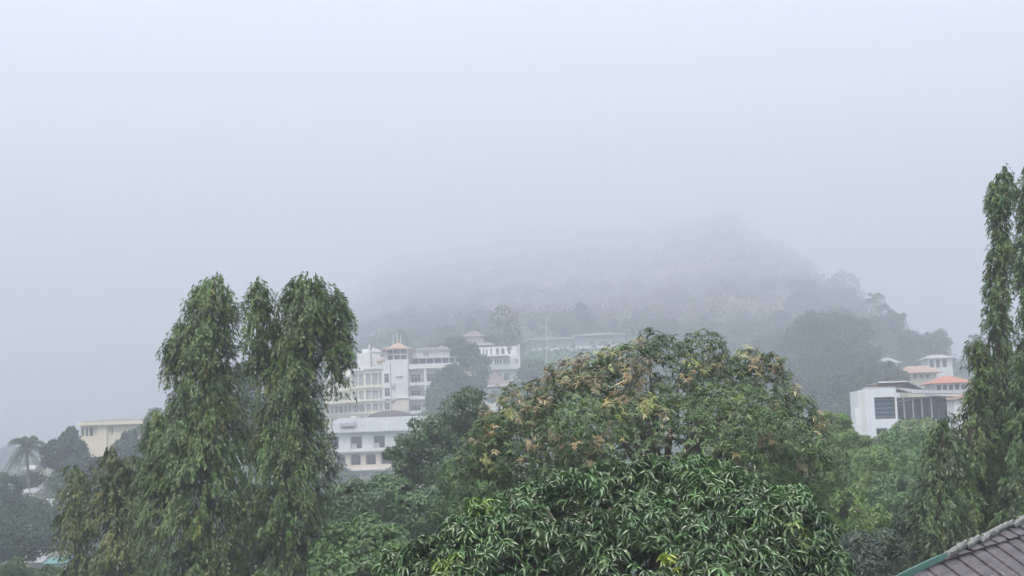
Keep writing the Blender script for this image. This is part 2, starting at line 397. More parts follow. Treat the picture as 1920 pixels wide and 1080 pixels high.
# ================================================================ BUILDINGS
def wallblock(root, name, x0, x1, y0, y1, z0, z1, mat, openings=(), reveal=.3, M=None, arch=()):
    """box with real rectangular openings (u0,u1,v0,v1 world x / z) cut in its front (y0) face"""
    mb = MB(); xs = sorted({x0, x1, *[c for o in openings for c in o[:2]]}); zs = sorted({z0, z1, *[c for o in openings for c in o[2:4]]})
    xs = [x for x in xs if x0 <= x <= x1]; zs = [z for z in zs if z0 <= z <= z1]
    T = (lambda p: M @ Vector(p)) if M is not None else Vector
    for i in range(len(xs) - 1):
        for j in range(len(zs) - 1):
            mx_, mz_ = (xs[i] + xs[i + 1]) / 2, (zs[j] + zs[j + 1]) / 2
            if any(o[0] < mx_ < o[1] and o[2] < mz_ < o[3] for o in openings): continue
            mb.quad(T((xs[i], y0, zs[j])), T((xs[i + 1], y0, zs[j])), T((xs[i + 1], y0, zs[j + 1])), T((xs[i], y0, zs[j + 1])))
    for o in openings:
        a, b_, c, d = o[:4]; y = y0 + reveal
        mb.quad(T((a, y0, c)), T((a, y, c)), T((a, y, d)), T((a, y0, d))); mb.quad(T((b_, y, c)), T((b_, y0, c)), T((b_, y0, d)), T((b_, y, d)))
        mb.quad(T((a, y, c)), T((a, y0, c)), T((b_, y0, c)), T((b_, y, c))); mb.quad(T((a, y0, d)), T((a, y, d)), T((b_, y, d)), T((b_, y0, d)))
    mb.quad(T((x1, y0, z0)), T((x1, y1, z0)), T((x1, y1, z1)), T((x1, y0, z1))); mb.quad(T((x0, y1, z0)), T((x0, y0, z0)), T((x0, y0, z1)), T((x0, y1, z1)))
    mb.quad(T((x1, y1, z0)), T((x0, y1, z0)), T((x0, y1, z1)), T((x1, y1, z1))); mb.quad(T((x0, y0, z1)), T((x1, y0, z1)), T((x1, y1, z1)), T((x0, y1, z1)))
    return mb.build(name, mat, root)
def window(root, x0, x1, z0, z1, y, n=2, pane=M_GLASS, frame=M_FRAME, fw=.09, M=None, mid=True, name='window'):
    """frame with mullions, its pane a sub-part; y is the plane of the pane"""
    mb = MB(); yf, yb = y - .08, y + .02
    mb.box(x0, x0 + fw, yf, yb, z0, z1, M).box(x1 - fw, x1, yf, yb, z0, z1, M).box(x0 + fw, x1 - fw, yf, yb, z0, z0 + fw, M).box(x0 + fw, x1 - fw, yf, yb, z1 - fw, z1, M)
    for k in range(1, n):
        xm = x0 + (x1 - x0) * k / n; mb.box(xm - fw / 2, xm + fw / 2, yf, yb, z0 + fw, z1 - fw, M)
    if mid: zm = z0 + (z1 - z0) * .68; mb.box(x0 + fw, x1 - fw, yf + .02, yb - .02, zm - fw / 2, zm + fw / 2, M)
    f = mb.build(name, frame, root)
    MB().box(x0 + .01, x1 - .01, y + .03, y + .06, z0 + .01, z1 - .01, M).build('pane', pane, f)
    return f
class Fac:
    """frontal measuring plane: photo pixels -> metres at distance D"""
    def __init__(s, D, xm=None): s.D = D
    def x(s, px, py=760): return P(px, py, s.D).x
    def z(s, px, py): return P(px, py, s.D).z
    def r(s, px0, px1, py0, py1):
        c, d = (px0 + px1) / 2, (py0 + py1) / 2
        return (s.x(px0, d), s.x(px1, d), s.z(c, py1), s.z(c, py0))   # x0,x1,z0,z1
def ground_under(x, y): return gzf(x, y) - .5

# ---- lower hotel block (arches), 260 m
def lower_block():
    f = Fac(260); D = 260; zc = lambda py: f.z(690, py)
    x0, x1 = f.x(609, 830), f.x(806, 830); g = ground_under(f.x(690), D)
    root = thing('hotel_block', (f.x(690), D, g), 'white hotel block with a pale metal hip roof, square openings above a row of arches', 'building')
    ops = [f.r(a, a + 21, 818, 841) for a in (614, 657.5, 700.5, 743.5, 784)]
    wz0, wz1 = zc(847), zc(809)
    ops = [(a, b, zc(840), zc(817.5)) for a, b, _, _ in ops]
    wallblock(root, 'wall', x0, x1, D, D + 11, wz0, wz1, M_WHITE, ops, 1.0)
    for a, b, c, d in ops:
        mb = MB().box(a, b, D + 1.02, D + 1.08, c, d); mb.build('window', M_GLASS, root)
        MB().box(a + .05, a + (b - a) * .48, D + .75, D + .9, c + .02, c + (d - c) * .42).build('balcony_screen', M_WHITE, root)
    MB().box(x0 - .35, x1 + .3, D - .45, D + .2, zc(848.5), zc(845.5)).build('ledge', M_CONC, root)
    # arcade storey with true arches
    za, zb = zc(880), zc(848.5); mb = MB(); ya, yb = D + .1, D + .6; arcs = []
    cx = 638.5
    while cx < 800: arcs.append((f.x(cx - 9.2, 860), f.x(cx + 9.2, 860))); cx += 28.4
    az0, az1 = zc(871), zc(851); prev = x0
    for a, b in arcs:
        mb.box(prev, a, ya, yb, za, zb); mb.box(a, b, ya, yb, za, az0)
        pts = [(a, az1 - .75)]; k = 10
        for i in range(k + 1):
            t = math.pi * (1 - i / k); pts.append(((a + b) / 2 + (b - a) / 2 * math.copysign(abs(math.cos(t)) ** .6, math.cos(t)), az1 - .75 + .75 * math.sin(t) ** .6))
        for i in range(len(pts) - 1):
            (xa, zA), (xb, zB) = pts[i], pts[i + 1]
            if xb - xa < 1e-4: continue
            mb.quad((xa, ya, zA), (xb, ya, zB), (xb, ya, zb), (xa, ya, zb)); mb.quad((xa, ya, zA), (xa, yb, zA), (xb, yb, zB), (xb, ya, zB))
        mb.quad((a, ya, az0), (a, yb, az0), (a, yb, az1 - .7), (a, ya, az1 - .7)); mb.quad((b, yb, az0), (b, ya, az0), (b, ya, az1 - .7), (b, yb, az1 - .7))
        prev = b
    mb.box(prev, x1, ya, yb, za, zb)
    mb.box(x0, x0 + .3, yb, D + 10.8, za, zb).box(x1 - .3, x1, yb, D + 10.8, za, zb).box(x0 + .3, x1 - .3, D + 2.2, D + 2.4, za, zb)
    mb.build('arcade_wall', M_PEACH, root)
    for a, b in arcs: window(root, a + .1, b - .1, az0 + .02, az1 + .0, D + 1.0, 2, M_GLASS, M_DFRAME, mid=False, name='arched_window')
    MB().box(x0 + 2.4, x1 + .2, D - .5, D + .1, zc(882), zc(879)).build('ledge', M_WHITE, root)
    r2 = [(f.x(a, 888), f.x(b, 888), zc(892.5), zc(884)) for a, b in ((651, 671), (677, 687), (715, 724), (740, 752), (762, 774))]
    wallblock(root, 'lower_wall', x0 + 3.2, x1, D + 1.2, D + 10.7, g, zc(882), M_CREAM, r2, .2)
    for a, b, c, d in r2: window(root, a, b, c, d, D + 1.35, max(2, int((b - a) / .6)), M_CURT, M_FRAME)
    rf = MB().hip(x0, x1 + 2, D, D + 11, zc(809), zc(781), .80, .55).build('roof', M_ZINC, root)
    rt = MB(); a, b, c, d = f.r(636, 667, 793, 802)
    for xx in (a, b - .12):
        for yy in (D + .4, D + 2.2): rt.box(xx, xx + .12, yy, yy + .12, zc(806), d)
    rt.box(a, b, D + .4, D + 2.3, d - .15, d).box(a + .3, b - .4, D + .6, D + 2, c + .25, d - .3)
    rt.build('equipment_frame', M_METAL, root)
    t = MB(); c = Vector((f.x(655, 785), D + 7, zc(792))); t.tube([c, c + Vector((0, 0, 1.3)), c + Vector((0, 0, 1.5))], [.6, .6, .3], 14); t.build('water_tank', M_BEIGE, root, True)
    g2 = MB().box(x0 - .5, x1 + .4, D - .75, D - .57, zc(809) - .12, zc(809) + .06).build('gutter', M_METAL, root)
lower_block()

def hotel():
    f = Fac(300); D = 300; zc = lambda py, px=745: f.z(px, py)
    g = ground_under(f.x(745), D + 6)
    root = thing('hotel_building', (f.x(745), D, g), 'tall cream and white hotel with a roof belvedere and balconies', 'building')
    # central block
    x0, x1 = f.x(718, 730), f.x(767, 730)
    ops = [f.r(720.5, 729.5, 700.5, 718), f.r(721, 731, 727.6, 743.6), f.r(721, 731, 755, 769)]
    wallblock(root, 'central_wall', x0, x1, D, D + 12, g, zc(678), M_WHITE, ops, .3)
    for o in ops: window(root, *o, D + .25, 2, M_GLASS)
    MB().box(f.x(732, 760), x1 - .05, D - .06, D - .005, zc(771), zc(748)).build('peach_panel', M_PEACH, root)
    MB().box(f.x(742, 720), f.x(762, 720), D - .05, D - .005, zc(721), zc(695)).build('raised_panel', M_WHITE, root)
    MB().box(f.x(743, 705), f.x(755, 705), D - .3, D - .08, zc(706.5), zc(705)).build('ledge', M_CONC, root)
    MB().box(x0 - .2, x1 + .2, D - .25, D - .01, zc(747.5), zc(746)).build('ledge', M_WHITE, root)
    # belvedere with orange hip roof
    bx0, bx1 = f.x(722, 665), f.x(765, 665); zb, zt = zc(678), zc(653)
    for xx in np.linspace(bx0 + .1, bx1 - .3, 4):
        for yy in (D + .3, D + 5.2): MB().box(xx, xx + .28, yy, yy + .28, zb, zt).build('column', M_WHITE, root)
    MB().box(bx0 + .45, f.x(741, 665), D + 1.4, D + 1.6, zb, zt).build('belvedere_glazing', M_GLASS2, root)
    MB().box(f.x(741, 665), bx1 - .4, D + 3.4, D + 3.6, zb, zt).build('back_wall', M_CONC, root)
    MB().box(bx0, bx1, D + .05, D + .2, zc(666), zc(663.5)).box(bx0, bx1, D + .05, D + .15, zc(677.8), zc(674)).build('railing', M_WHITE, root)
    bx, by = (bx0 + bx1) / 2, D + 2.9
    rf = MB().hip(bx0 - .6, bx1 + .9, D - .4, D + 6.2, zt, zc(639), 0, .25, .3, .7).build('belvedere_roof', M_ORANGE, root)
    MB().tube([(bx + .15, by, zc(641)), (bx + .15, by, zc(638)), (bx + .15, by, zc(634))], [.35, .22, .04], 8).build('finial', M_ORANGE, rf, True)
    for px, py in ((734, 724), (734, 751), (716, 752), (790, 717), (822, 717), (790, 742)):
        xa = f.x(px, py); yd = D - .4 if px < 768 else D + 1.75
        MB().box(xa, xa + .8, yd, yd + .38, zc(py), zc(py) + .6).build('air_conditioner', M_BEIGE, root)
    for px in (733, 766): MB().tube([(f.x(px, 730), D - .12, g), (f.x(px, 730), D - .12, zc(680))], .07, 6).build('drain_pipe', M_CONC, root)
    # antennas
    for px, py in ((731, 621), (738, 617), (745, 622)):
        MB().tube([(f.x(px, 640), D + 9, zc(678)), (f.x(px, 640), D + 9, zc(py))], .13, 6).build('antenna', M_METAL, root)
    # right wing: balconies
    zrow = [(693, 719), (723.5, 744), (750, 772), (777, 799)]; wx0, wx1 = x1 + .003, f.x(829, 730)
    core = MB()
    wo_ = []
    for (ya, yb) in zrow:
        for a, b in ((768.5, 787), (799, 818)): wo_.append((f.x(a, ya), f.x(b, ya), zc(yb - 2.5 if yb != 772 else 771), zc(ya + 9)))
    wallblock(root, 'right_wall', wx0, wx1, D + 2.2, D + 12, g, zc(692), M_WHITE, wo_, .2)
    for k, o in enumerate(wo_): window(root, *o, D + 2.35, 3, M_GLASS)
    for py0, py1 in ((683.5, 692.5), (718.5, 724), (743.5, 750), (771, 777)):
        e = f.x(860, 690) if py0 < 690 else wx1 + .2
        MB().box(wx0, e, D + .1, D + 2.19, zc(py1), zc(py0)).build('balcony', M_WHITE, root)
    MB().box(wx1, f.x(860, 690), D + 2.2, D + 12, zc(692.5), zc(689)).build('terrace_slab', M_CONC, root)
    MB().box(wx1 + 1.2, wx1 + 1.5, D + 3, D + 3.3, g, zc(692.5)).box(f.x(857, 690) , f.x(857, 690) + .3, D + 3, D + 3.3, g, zc(692.5)).build('post', M_CONC, root)
    for px in (796, 825.5): MB().box(f.x(px, 730), f.x(px, 730) + .38, D + .2, D + .58, g, zc(692.5)).build('pillar', M_WHITE, root)
    # roof terrace: pergola, plants boxes, penthouse
    MB().box(f.x(769, 680), f.x(852, 680), D + 3.5, D + 3.6, zc(683.6), zc(672.5)).build('terrace_glazing', M_GLASS2, root)
    for px in (769, 783, 797, 811, 826, 840, 852): MB().box(f.x(px, 680), f.x(px, 680) + .16, D + 3.3, D + 3.46, zc(683.6), zc(671.5)).build('terrace_post', M_WHITE, root)
    MB().box(f.x(767, 680), f.x(855, 680), D + 2.8, D + 8, zc(672), zc(670.5)).build('terrace_roof', M_CONC, root)
    px0, px1 = f.x(768, 660), f.x(838, 660); o1 = f.r(789, 801, 656, 665)
    wallblock(root, 'penthouse_wall', px0, px1, D + 7, D + 14, zc(670.4), zc(654), M_WHITE, [o1], .2)
    window(root, *o1, D + 7.15, 2, M_CURT)
    MB().prism([(px0 - .4, zc(654)), (px0 + 3.4, zc(647)), (px0 + 7.4, zc(653.8))], D + 6.6, D + 14.2).prism([(px0 + 3.5, zc(654)), (px1 - 1.4, zc(645.5)), (px1 + .6, zc(653.8))], D + 6.2, D + 13).build('penthouse_roof', M_CONC, root)
    # roof boxes to the left of the belvedere
    o2 = f.r(709, 716, 661.5, 666)
    wallblock(root, 'stair_house', f.x(691, 670), f.x(721, 670), D + 5, D + 12, zc(697), zc(655, 700), M_WHITE, [o2], .15); window(root, *o2, D + 5.1, 1, M_GLASS, mid=False)
    MB().prism([(f.x(690, 655), zc(655)), (f.x(694, 646), zc(646.5)), (f.x(706, 650), zc(650.5)), (f.x(722, 655), zc(655))], D + 4.8, D + 12.2).build('stair_house_roof', M_WHITE, root)
    MB().box(f.x(666, 670), f.x(690.8, 670), D + 4, D + 10, zc(700), zc(656)).build('roof_block', M_WHITE, root)
    MB().box(f.x(670, 670), f.x(688, 670), D + 3.9, D + 3.97, zc(676), zc(661)).build('roof_block_panel', M_WHITE, root)
    MB().tube([(f.x(688, 650), D + 5, zc(656)), (f.x(688, 650), D + 5, zc(641))], .2, 6).build('vent_pipe', M_WHITE, root)
    MB().tube([(f.x(679, 650), D + 7, zc(656)), (f.x(679, 650), D + 7, zc(648))], [.9, .8], 12).build('water_tank', M_WHITE, root)
    hx0, hx1 = f.x(704, 678), f.x(721, 678)
    MB().box(hx0 + .3, hx1 - .2, D + 1.5, D + 4.2, zc(692), zc(675)).build('roof_hut', M_CREAM, root)
    MB().hip(hx0, hx1, D + 1.2, D + 4.5, zc(675), zc(671), .3, .1).build('roof_hut_roof', M_ORANGE, root)
    # left wing, receding to the left in two straight bays
    def bay(pxr, pxl, yaw, yr, top, rows, cols, mats, bottom=None):
        """bay whose right end stands at (x(pxr), yr) and runs left, turned back by yaw"""
        xr = f.x(pxr, 720); wid = (xr - f.x(pxl, 720)) / (math.cos(yaw) ) ; 
        M = Matrix.Translation((xr, yr, 0)) @ Matrix.Rotation(-yaw, 4, 'Z')
        ops = []
        for (py0, py1) in rows:
            for (c0, c1) in cols: ops.append((-wid * c1, -wid * c0, zc(py1), zc(py0)))
        wallblock(root, 'wing_wall', -wid, 0, 0, 9, g - 3, zc(top), mats[0], ops, .35, M)
        for o in ops: window(root, *o, .3, 2 if o[1] - o[0] < 1.6 else 3, mats[1], M=M)
        MB().box(-wid - .2, .0, -.35, -.01, zc(top) - .25, zc(top) + .25, M).build('cornice', M_WHITE, root)
        for (py0, py1) in rows[1:]:
            MB().box(-wid - .1, .0, -.22, -.01, zc(py0) + .5, zc(py0) + 1.0, M).build('band', M_YELL, root)
        return M, wid
    rows = [(698, 720), (730, 747), (755, 771), (778, 792)]
    M1, w1 = bay(718, 683, R(20), D + .0, 688, rows, [(.06, .22), (.27, .62), (.68, .95)], (M_YELL, M_CURT))
    e = M1 @ Vector((-w1, 0, 0)); D2 = e.y
    M2, w2 = bay(683, 655, R(30), D2, 690, rows, [(.1, .45), (.52, .92)], (M_YELL, M_CURT))
    e2 = M2 @ Vector((-w2, 0, 0))
    M3, w3 = bay(655, 598, R(38), e2.y, 700, [(711, 722), (733, 746), (756, 769), (778, 792)], [(.03, .12), (.17, .28), (.34, .46), (.52, .62), (.68, .78), (.84, .95)], (M_CREAM, M_GLASS))
    MB().box(-w3 * 1.02, 0, -1.6, -.36, zc(753), zc(750.5), M3).build('canopy', M_CONC, root)
    MB().box(-w2, 0, -1.2, -.36, zc(752.5), zc(750), M2).build('canopy', M_CONC, root)
    MB().box(-w3 * .7, -w3 * .1, 2, 8, zc(700) + .1, zc(686), M3).build('roof_block', M_CREAM, root)
    for k in (.2, .5, .8): MB().box(-w3 * k - .5, -w3 * k + .5, 1.2, 1.9, zc(700) + .1, zc(690), M3).build('chimney', M_WHITE, root)
hotel()

def entrance_roof():
    f = Fac(284); g = ground_under(f.x(730), 290)
    root = thing('porch_building', (f.x(731), 288, g), 'low annexe with a shallow arched grey roof between the two hotel blocks', 'building')
    x0, x1 = f.x(688, 778), f.x(776, 778); z0, z1 = f.z(731, 780.5), f.z(731, 769.5)
    pts = [(x0, z0)] + [(x0 + (x1 - x0) * t, z0 + (z1 - z0) * (1 - abs(2 * t - 1) ** 2.4)) for t in np.linspace(.04, .96, 14)] + [(x1, z0)]
    MB().prism(pts, 284, 293).build('roof', M_GREYTILE, root)
    MB().box(x0 + .5, x1 - .5, 284.6, 292.6, g, z0 - .003).build('wall', M_CREAM, root)
entrance_roof()

def hill_villa():
    D = 360; f = Fac(D); zc = lambda py: f.z(935, py); g = ground_under(f.x(935), D + 4) - 4
    root = thing('white_hillside_building', (f.x(935), D, g), 'white stepped building with ribbon windows on the slope right of the hotel', 'building')
    x0, x1 = f.x(902, 680), f.x(972, 680)
    wins = [(912, 914.5), (919, 922), (928, 931), (932.2, 935), (937, 940), (944, 946.5), (948, 950.5), (952.5, 955), (964.5, 967), (968.5, 971.2)]
    ops = [(f.x(a, 678), f.x(b, 678), zc(682.5), zc(673.5)) for a, b in wins]
    wallblock(root, 'wall', x0, x1, D, D + 9, zc(693), zc(667), M_WHITE, ops, .2)
    for o in ops: window(root, *o, D + .15, 1, M_GLASS, fw=.05, mid=False)
    ops = [(f.x(a, 705), f.x(b, 705), zc(708.5), zc(700)) for a, b in ((930, 940), (945, 952.5))]
    wallblock(root, 'lower_wall', f.x(918, 700), f.x(969, 700), D + 1, D + 8.8, g, zc(693.2), M_WHITE, ops, .2)
    for o in ops: window(root, *o, D + 1.15, 3, M_GLASS, fw=.07, mid=False)
    MB().box(x0 - 1.5, f.x(955, 667), D - 1.3, D - .01, zc(668), zc(666)).build('ledge', M_WHITE, root)
    MB().box(x1, x1 + .45, D - .5, D + 9, zc(692), zc(647)).build('fin_wall', M_WHITE, root)
    up = [(f.x(a, 657), f.x(b, 657), zc(664), zc(652)) for a, b in ((905, 908), (911, 914), (919, 922.5), (930, 935), (940, 946), (952, 957))]
    wallblock(root, 'upper_wall', f.x(897, 657), x1 - .1, D + 1.5, D + 9, zc(666.8), zc(649), M_WHITE, up, .2)
    for o in up: window(root, *o, D + 1.65, 2, M_GLASS, fw=.05, mid=False)
    MB().hip(f.x(862, 640), f.x(925, 640), D + 3, D + 12, zc(643.5), zc(636.5), .7, .3).build('roof', M_CONC, root)
    wallblock(root, 'top_wall', f.x(866, 632), f.x(905, 632), D + 5, D + 10, zc(641), zc(626), M_WHITE)
    MB().hip(f.x(863, 620), f.x(909, 620), D + 4, D + 11, zc(625.9), zc(614), .25, .2, .15, .4).build('top_roof', M_GREYTILE, root)
    MB().box(f.x(868, 655), f.x(896, 655), D + 4, D + 9, g, zc(643.7)).build('side_wall', M_CREAM, root)
hill_villa()

def pavilion(name, label, D, pxl, pxr, peak, eave, bot, roofmat, wallmat=M_WHITE, wins=(), ridge=0, curve=0, depth=None, trim=None, group=None, under=.75, rpane=M_GLASS):
    f = Fac(D); cx = (pxl + pxr) / 2; zc = lambda py: f.z(cx, py); x0, x1 = f.x(pxl, eave), f.x(pxr, eave); dp = depth or (x1 - x0) * .8
    g = ground_under(f.x(cx), D + dp / 2); root = thing(name, (f.x(cx), D + dp / 2, g), label, 'house', group)
    rf = MB().hip(x0, x1, D, D + dp, zc(eave), zc(peak), ridge, 0, .14, curve).build('roof', roofmat, root)
    if trim:
        tm = MB(); c = Vector(((x0 + x1) / 2, D + dp / 2, zc(peak)))
        for (ex, ey, s) in ((x0, D, -1), (x1, D, 1), (x0, D + dp, -1), (x1, D + dp, 1)):
            pts = []
            for k in range(7):
                t = k / 6; tz = t ** (1 + curve); pts.append((ex * (1 - t) + (c.x + s * (x1 - x0) / 2 * ridge) * t, ey * (1 - t) + c.y * t, zc(eave) + (zc(peak) - zc(eave)) * tz + .05))
            tm.tube(pts, .11, 6)
        tm.build('ridge_trim', trim, rf)
        MB().box(x0 - .05, x1 + .05, D - .12, D - .01, zc(eave) - .3, zc(eave) + .02).build('fascia', M_WHITE, rf)
    ins = (x1 - x0) * (1 - under) / 2
    ops = [(f.x(a, eave + 5), f.x(b, eave + 5), zc(py1), zc(py0)) for a, b, py0, py1 in wins]
    wallblock(root, 'wall', x0 + ins, x1 - ins, D + ins * .8, D + dp - ins * .8, g if bot is None else zc(bot), zc(eave) - .145, wallmat, ops, .2)
    for o in ops: window(root, *o, D + ins * .8 + .15, 1, rpane, fw=.06, mid=False)
    if bot is not None: MB().box(x0 + ins + .1, x1 - ins - .1, D + ins + .1, D + dp - ins, g, zc(bot)).build('plinth', M_CONC, root)
    return root
pavilion('pavilion', 'white pavilion with a steep swept dark red hip roof edged in white', 310, 893, 967, 698, 722, None, M_GREYTILE, M_WHITE,
         [(905, 910, 724, 728.5), (915, 948, 724, 728.5)], .03, .8, 8, M_PINK)
pavilion('red_roof_house', 'house under a bright red hip roof above the modern white building', 230, 1746, 1830, 702, 717, None, M_RED, M_WHITE,
         [(a, a + 8.5, 720, 731) for a in (1758, 1769.5, 1781, 1792.5, 1804)], .12, 0, 7, None, None, .8)
r_ = pavilion('faded_roof_house', 'house under a long faded red roof behind the bright red one', 265, 1692, 1768, 684, 698, None, M_PINK, M_CREAM,
         [(a, a + 6, 701, 709) for a in (1715, 1727, 1739)], .5, 0, 7, None, None, .75)
pavilion('grey_roof_house', 'grey hip roofed pavilion on pillars high behind the red roofs', 330, 1735, 1792, 663, 671, None, M_CONC, M_WHITE,
         [(a, a + 8, 673, 689) for a in (1744, 1756, 1768)], .4, 0, 7, None, None, .8)
pavilion('pale_roof_house', 'small house with a pale roof half hidden in trees left of the faded red roof', 300, 1648, 1690, 669, 680, None, M_ZINC, M_WHITE, (), .3, 0, 6)
pavilion('low_red_roof_house', 'small orange roof corner between the modern building and the right column tree', 190, 1784, 1830, 735, 747, None, M_PINK, M_WHITE, (), .3, 0, 6)

def modern():
    D = 150; f = Fac(D); zc = lambda py, px=1645: f.z(px, py); g = ground_under(f.x(1680), D + 5)
    root = thing('modern_building', (f.x(1680), D, g), 'modern white box building with a big glazed opening and slanted sheet roof', 'building')
    x0, x1 = f.x(1624, 760), f.x(1682, 760)
    op = (f.x(1640, 765), f.x(1679, 765), zc(786), zc(745)); op2 = (f.x(1643, 805), f.x(1664, 805), zc(815), zc(803))
    wallblock(root, 'front_wall', x0, x1, D, D + 7, g, zc(729), M_CLAD, [op, op2], .35)
    w = window(root, *op, D + .3, 1, M_GLASS2, M_DFRAME, mid=False)
    sl_ = MB()
    for k in range(5): zz = op[2] + (op[3] - op[2]) * (k + .5) / 5; sl_.box(op[0] + .1, op[1] - .1, D + .27, D + .3, zz - .012, zz + .012)
    sl_.build('blind_slats', M_METAL, w)
    window(root, *op2, D + .3, 2, M_GLASS, M_DFRAME, mid=False)
    # wing wall running back to the left
    M = Matrix.Translation((x0, D, 0)) @ Matrix.Rotation(-R(52), 4, 'Z')
    MB().box(-1.0, -.0, .0, .35, g, zc(731), M).build('side_wall', M_WHITE, root)
    M = M @ Matrix.Translation((-1.003, 0, 0)); MB().box(-.5, 0, -.02, .4, g, zc(763), M).build('side_wall', M_WHITE, root)
    # long right part: glass hall under slanted roof
    xr = f.x(1800, 760); hz0, hz1 = zc(786, 1740), zc(742, 1740)
    wallblock(root, 'hall_wall', x1 + .01, xr, D + 5.5, D + 11, g, zc(742, 1740), M_CONC)
    for k in range(6):
        a = x1 + .5 + (xr - x1 - 1) * k / 6; b = x1 + .5 + (xr - x1 - 1) * (k + 1) / 6
        window(root, a, b, hz0, hz1, D + 3, 1, M_GLASS2, M_DFRAME, fw=.06)
    MB().box(x1 + .01, xr, D + .6, D + 2.9, zc(793, 1740), zc(786.5, 1740)).build('hall_floor', M_SHED, root)
    MB().quad((x1, D - .1, zc(728)), (f.x(1712, 738), D - .4, zc(737.5, 1712)), (xr + .5, D + 1.2, zc(737, 1780)), (xr, D + 8, zc(730, 1760))).quad((x1, D - .1, zc(728) - .12), (xr, D + 8, zc(730, 1760) - .12), (xr + .5, D + 1.2, zc(737, 1780) - .12), (f.x(1712, 738), D - .4, zc(737.5, 1712) - .12)).quad((x1, D - .1, zc(728) - .12), (f.x(1712, 738), D - .4, zc(737.5, 1712) - .12), (f.x(1712, 738), D - .4, zc(737.5, 1712)), (x1, D - .1, zc(728))).quad((f.x(1712, 738), D - .4, zc(737.5, 1712) - .12), (xr + .5, D + 1.2, zc(737, 1780) - .12), (xr + .5, D + 1.2, zc(737, 1780)), (f.x(1712, 738), D - .4, zc(737.5, 1712))).build('hall_roof', M_SHED, root)
    MB().prism([(f.x(1681, 750), zc(752, 1690)), (f.x(1760, 741), zc(741, 1760)), (xr, zc(743, 1790)), (xr, zc(744.5, 1790)), (f.x(1760, 742), zc(742.5, 1760)), (f.x(1681, 751), zc(753.5, 1690))], D + .9, D + 2.6).build('canopy', M_ZINC, root)
    for px in (1702, 1719, 1736, 1754): MB().box(f.x(px, 765), f.x(px, 765) + .14, D + 1.6, D + 1.74, zc(786.4, px), zc(745, px)).build('post', M_METAL, root)
    # podium right of the box
    wallblock(root, 'podium', x1 + .01, f.x(1725, 795), D - .6, D + .55, g, zc(795, 1700), M_WHITE)
    MB().prism([(f.x(1683, 787), zc(786, 1683)), (f.x(1722, 792), zc(792, 1722)), (f.x(1722, 794), zc(794, 1722)), (f.x(1683, 789), zc(788, 1683))], D - .5, D + .5).build('parapet', M_WHITE, root)
    # upper penthouse: maroon wall, dark mono-pitch roof
    ux0, ux1 = f.x(1664, 718), f.x(1745, 718)
    MB().prism([(ux0, zc(729)), (ux0, zc(715)), (f.x(1716, 712), zc(712.5, 1716)), (ux1, zc(730, 1745))], D + 4, D + 8).build('penthouse_wall', M_MAROON, root)
    MB().prism([(f.x(1661, 714), zc(714, 1661)), (f.x(1717, 710), zc(709.5, 1717)), (f.x(1765, 731), zc(731, 1765)), (f.x(1757, 731), zc(732, 1757)), (f.x(1716, 712), zc(712.3, 1716)), (f.x(1661, 716), zc(715.5, 1661))], D + 3.4, D + 8.4).build('penthouse_roof', M_SHED, root)
    MB().box(f.x(1662, 714), f.x(1716, 712), D + 3.2, D + 3.38, zc(715.4), zc(713.3)).build('fascia', M_WHITE, root)
    MB().box(f.x(1632, 725), f.x(1690, 725), D + 2.5, D + 3.4, zc(729), zc(724)).build('planter', M_CONC, root)
modern()

def cream_block():
    D = 230; f = Fac(D); zc = lambda py, px=200: f.z(px, py); g = ground_under(f.x(210), D + 4)
    root = thing('cream_building', (f.x(215), D, g), 'cream flat roofed building with slit windows rising behind the small column trees', 'building')
    x0, x1 = f.x(151, 820), f.x(256, 820)
    ops = [(f.x(a, 808), f.x(b, 808), zc(816.5), zc(801)) for a, b in ((152.8, 156.8), (161, 165), (168, 174), (176.5, 178.5))]
    ops = ops[:3] + [(f.x(203.3, 805), f.x(205.5, 805), zc(810), zc(799.5)), (f.x(209, 805), f.x(211.2, 805), zc(816), zc(799.5))]
    wallblock(root, 'wall', x0, x1, D, D + 9, g, zc(797), M_CREAM2, ops, .25)
    for o in ops: window(root, *o, D + .2, 1, M_GLASS, M_DFRAME, fw=.06, mid=False)
    MB().box(f.x(184.5, 820), f.x(201, 820), D - .3, D - .003, g, zc(797.2)).build('pier', M_CREAM2, root)
    MB().box(x0 - .35, f.x(292, 793), D - .7, D + 9.3, zc(797), zc(791.5)).build('roof_slab', M_CREAM2, root)
    rng = np.random.default_rng(4); mb = MB()
    for k in range(26):
        a = rng.uniform(f.x(156, 790), f.x(288, 790)); w = rng.uniform(.4, 1.8); h = rng.uniform(.15, .6)
        mb.box(a, a + w, D + .2 + k * .2, D + .5 + k * .2, zc(791.6), zc(791.6) + h)
    mb.build('roof_clutter', M_CONC, root)
    MB().box(x0 + .1, f.x(290, 789), D + .0, D + .15, zc(791.5), zc(787.5)).build('parapet', M_CONC, root)
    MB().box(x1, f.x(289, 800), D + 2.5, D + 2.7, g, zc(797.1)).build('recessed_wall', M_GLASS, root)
    for px in (258, 271, 284): MB().box(f.x(px, 800), f.x(px, 800) + .22, D + .2, D + .4, g, zc(797.1)).build('pillar', M_CREAM2, root)
cream_block()

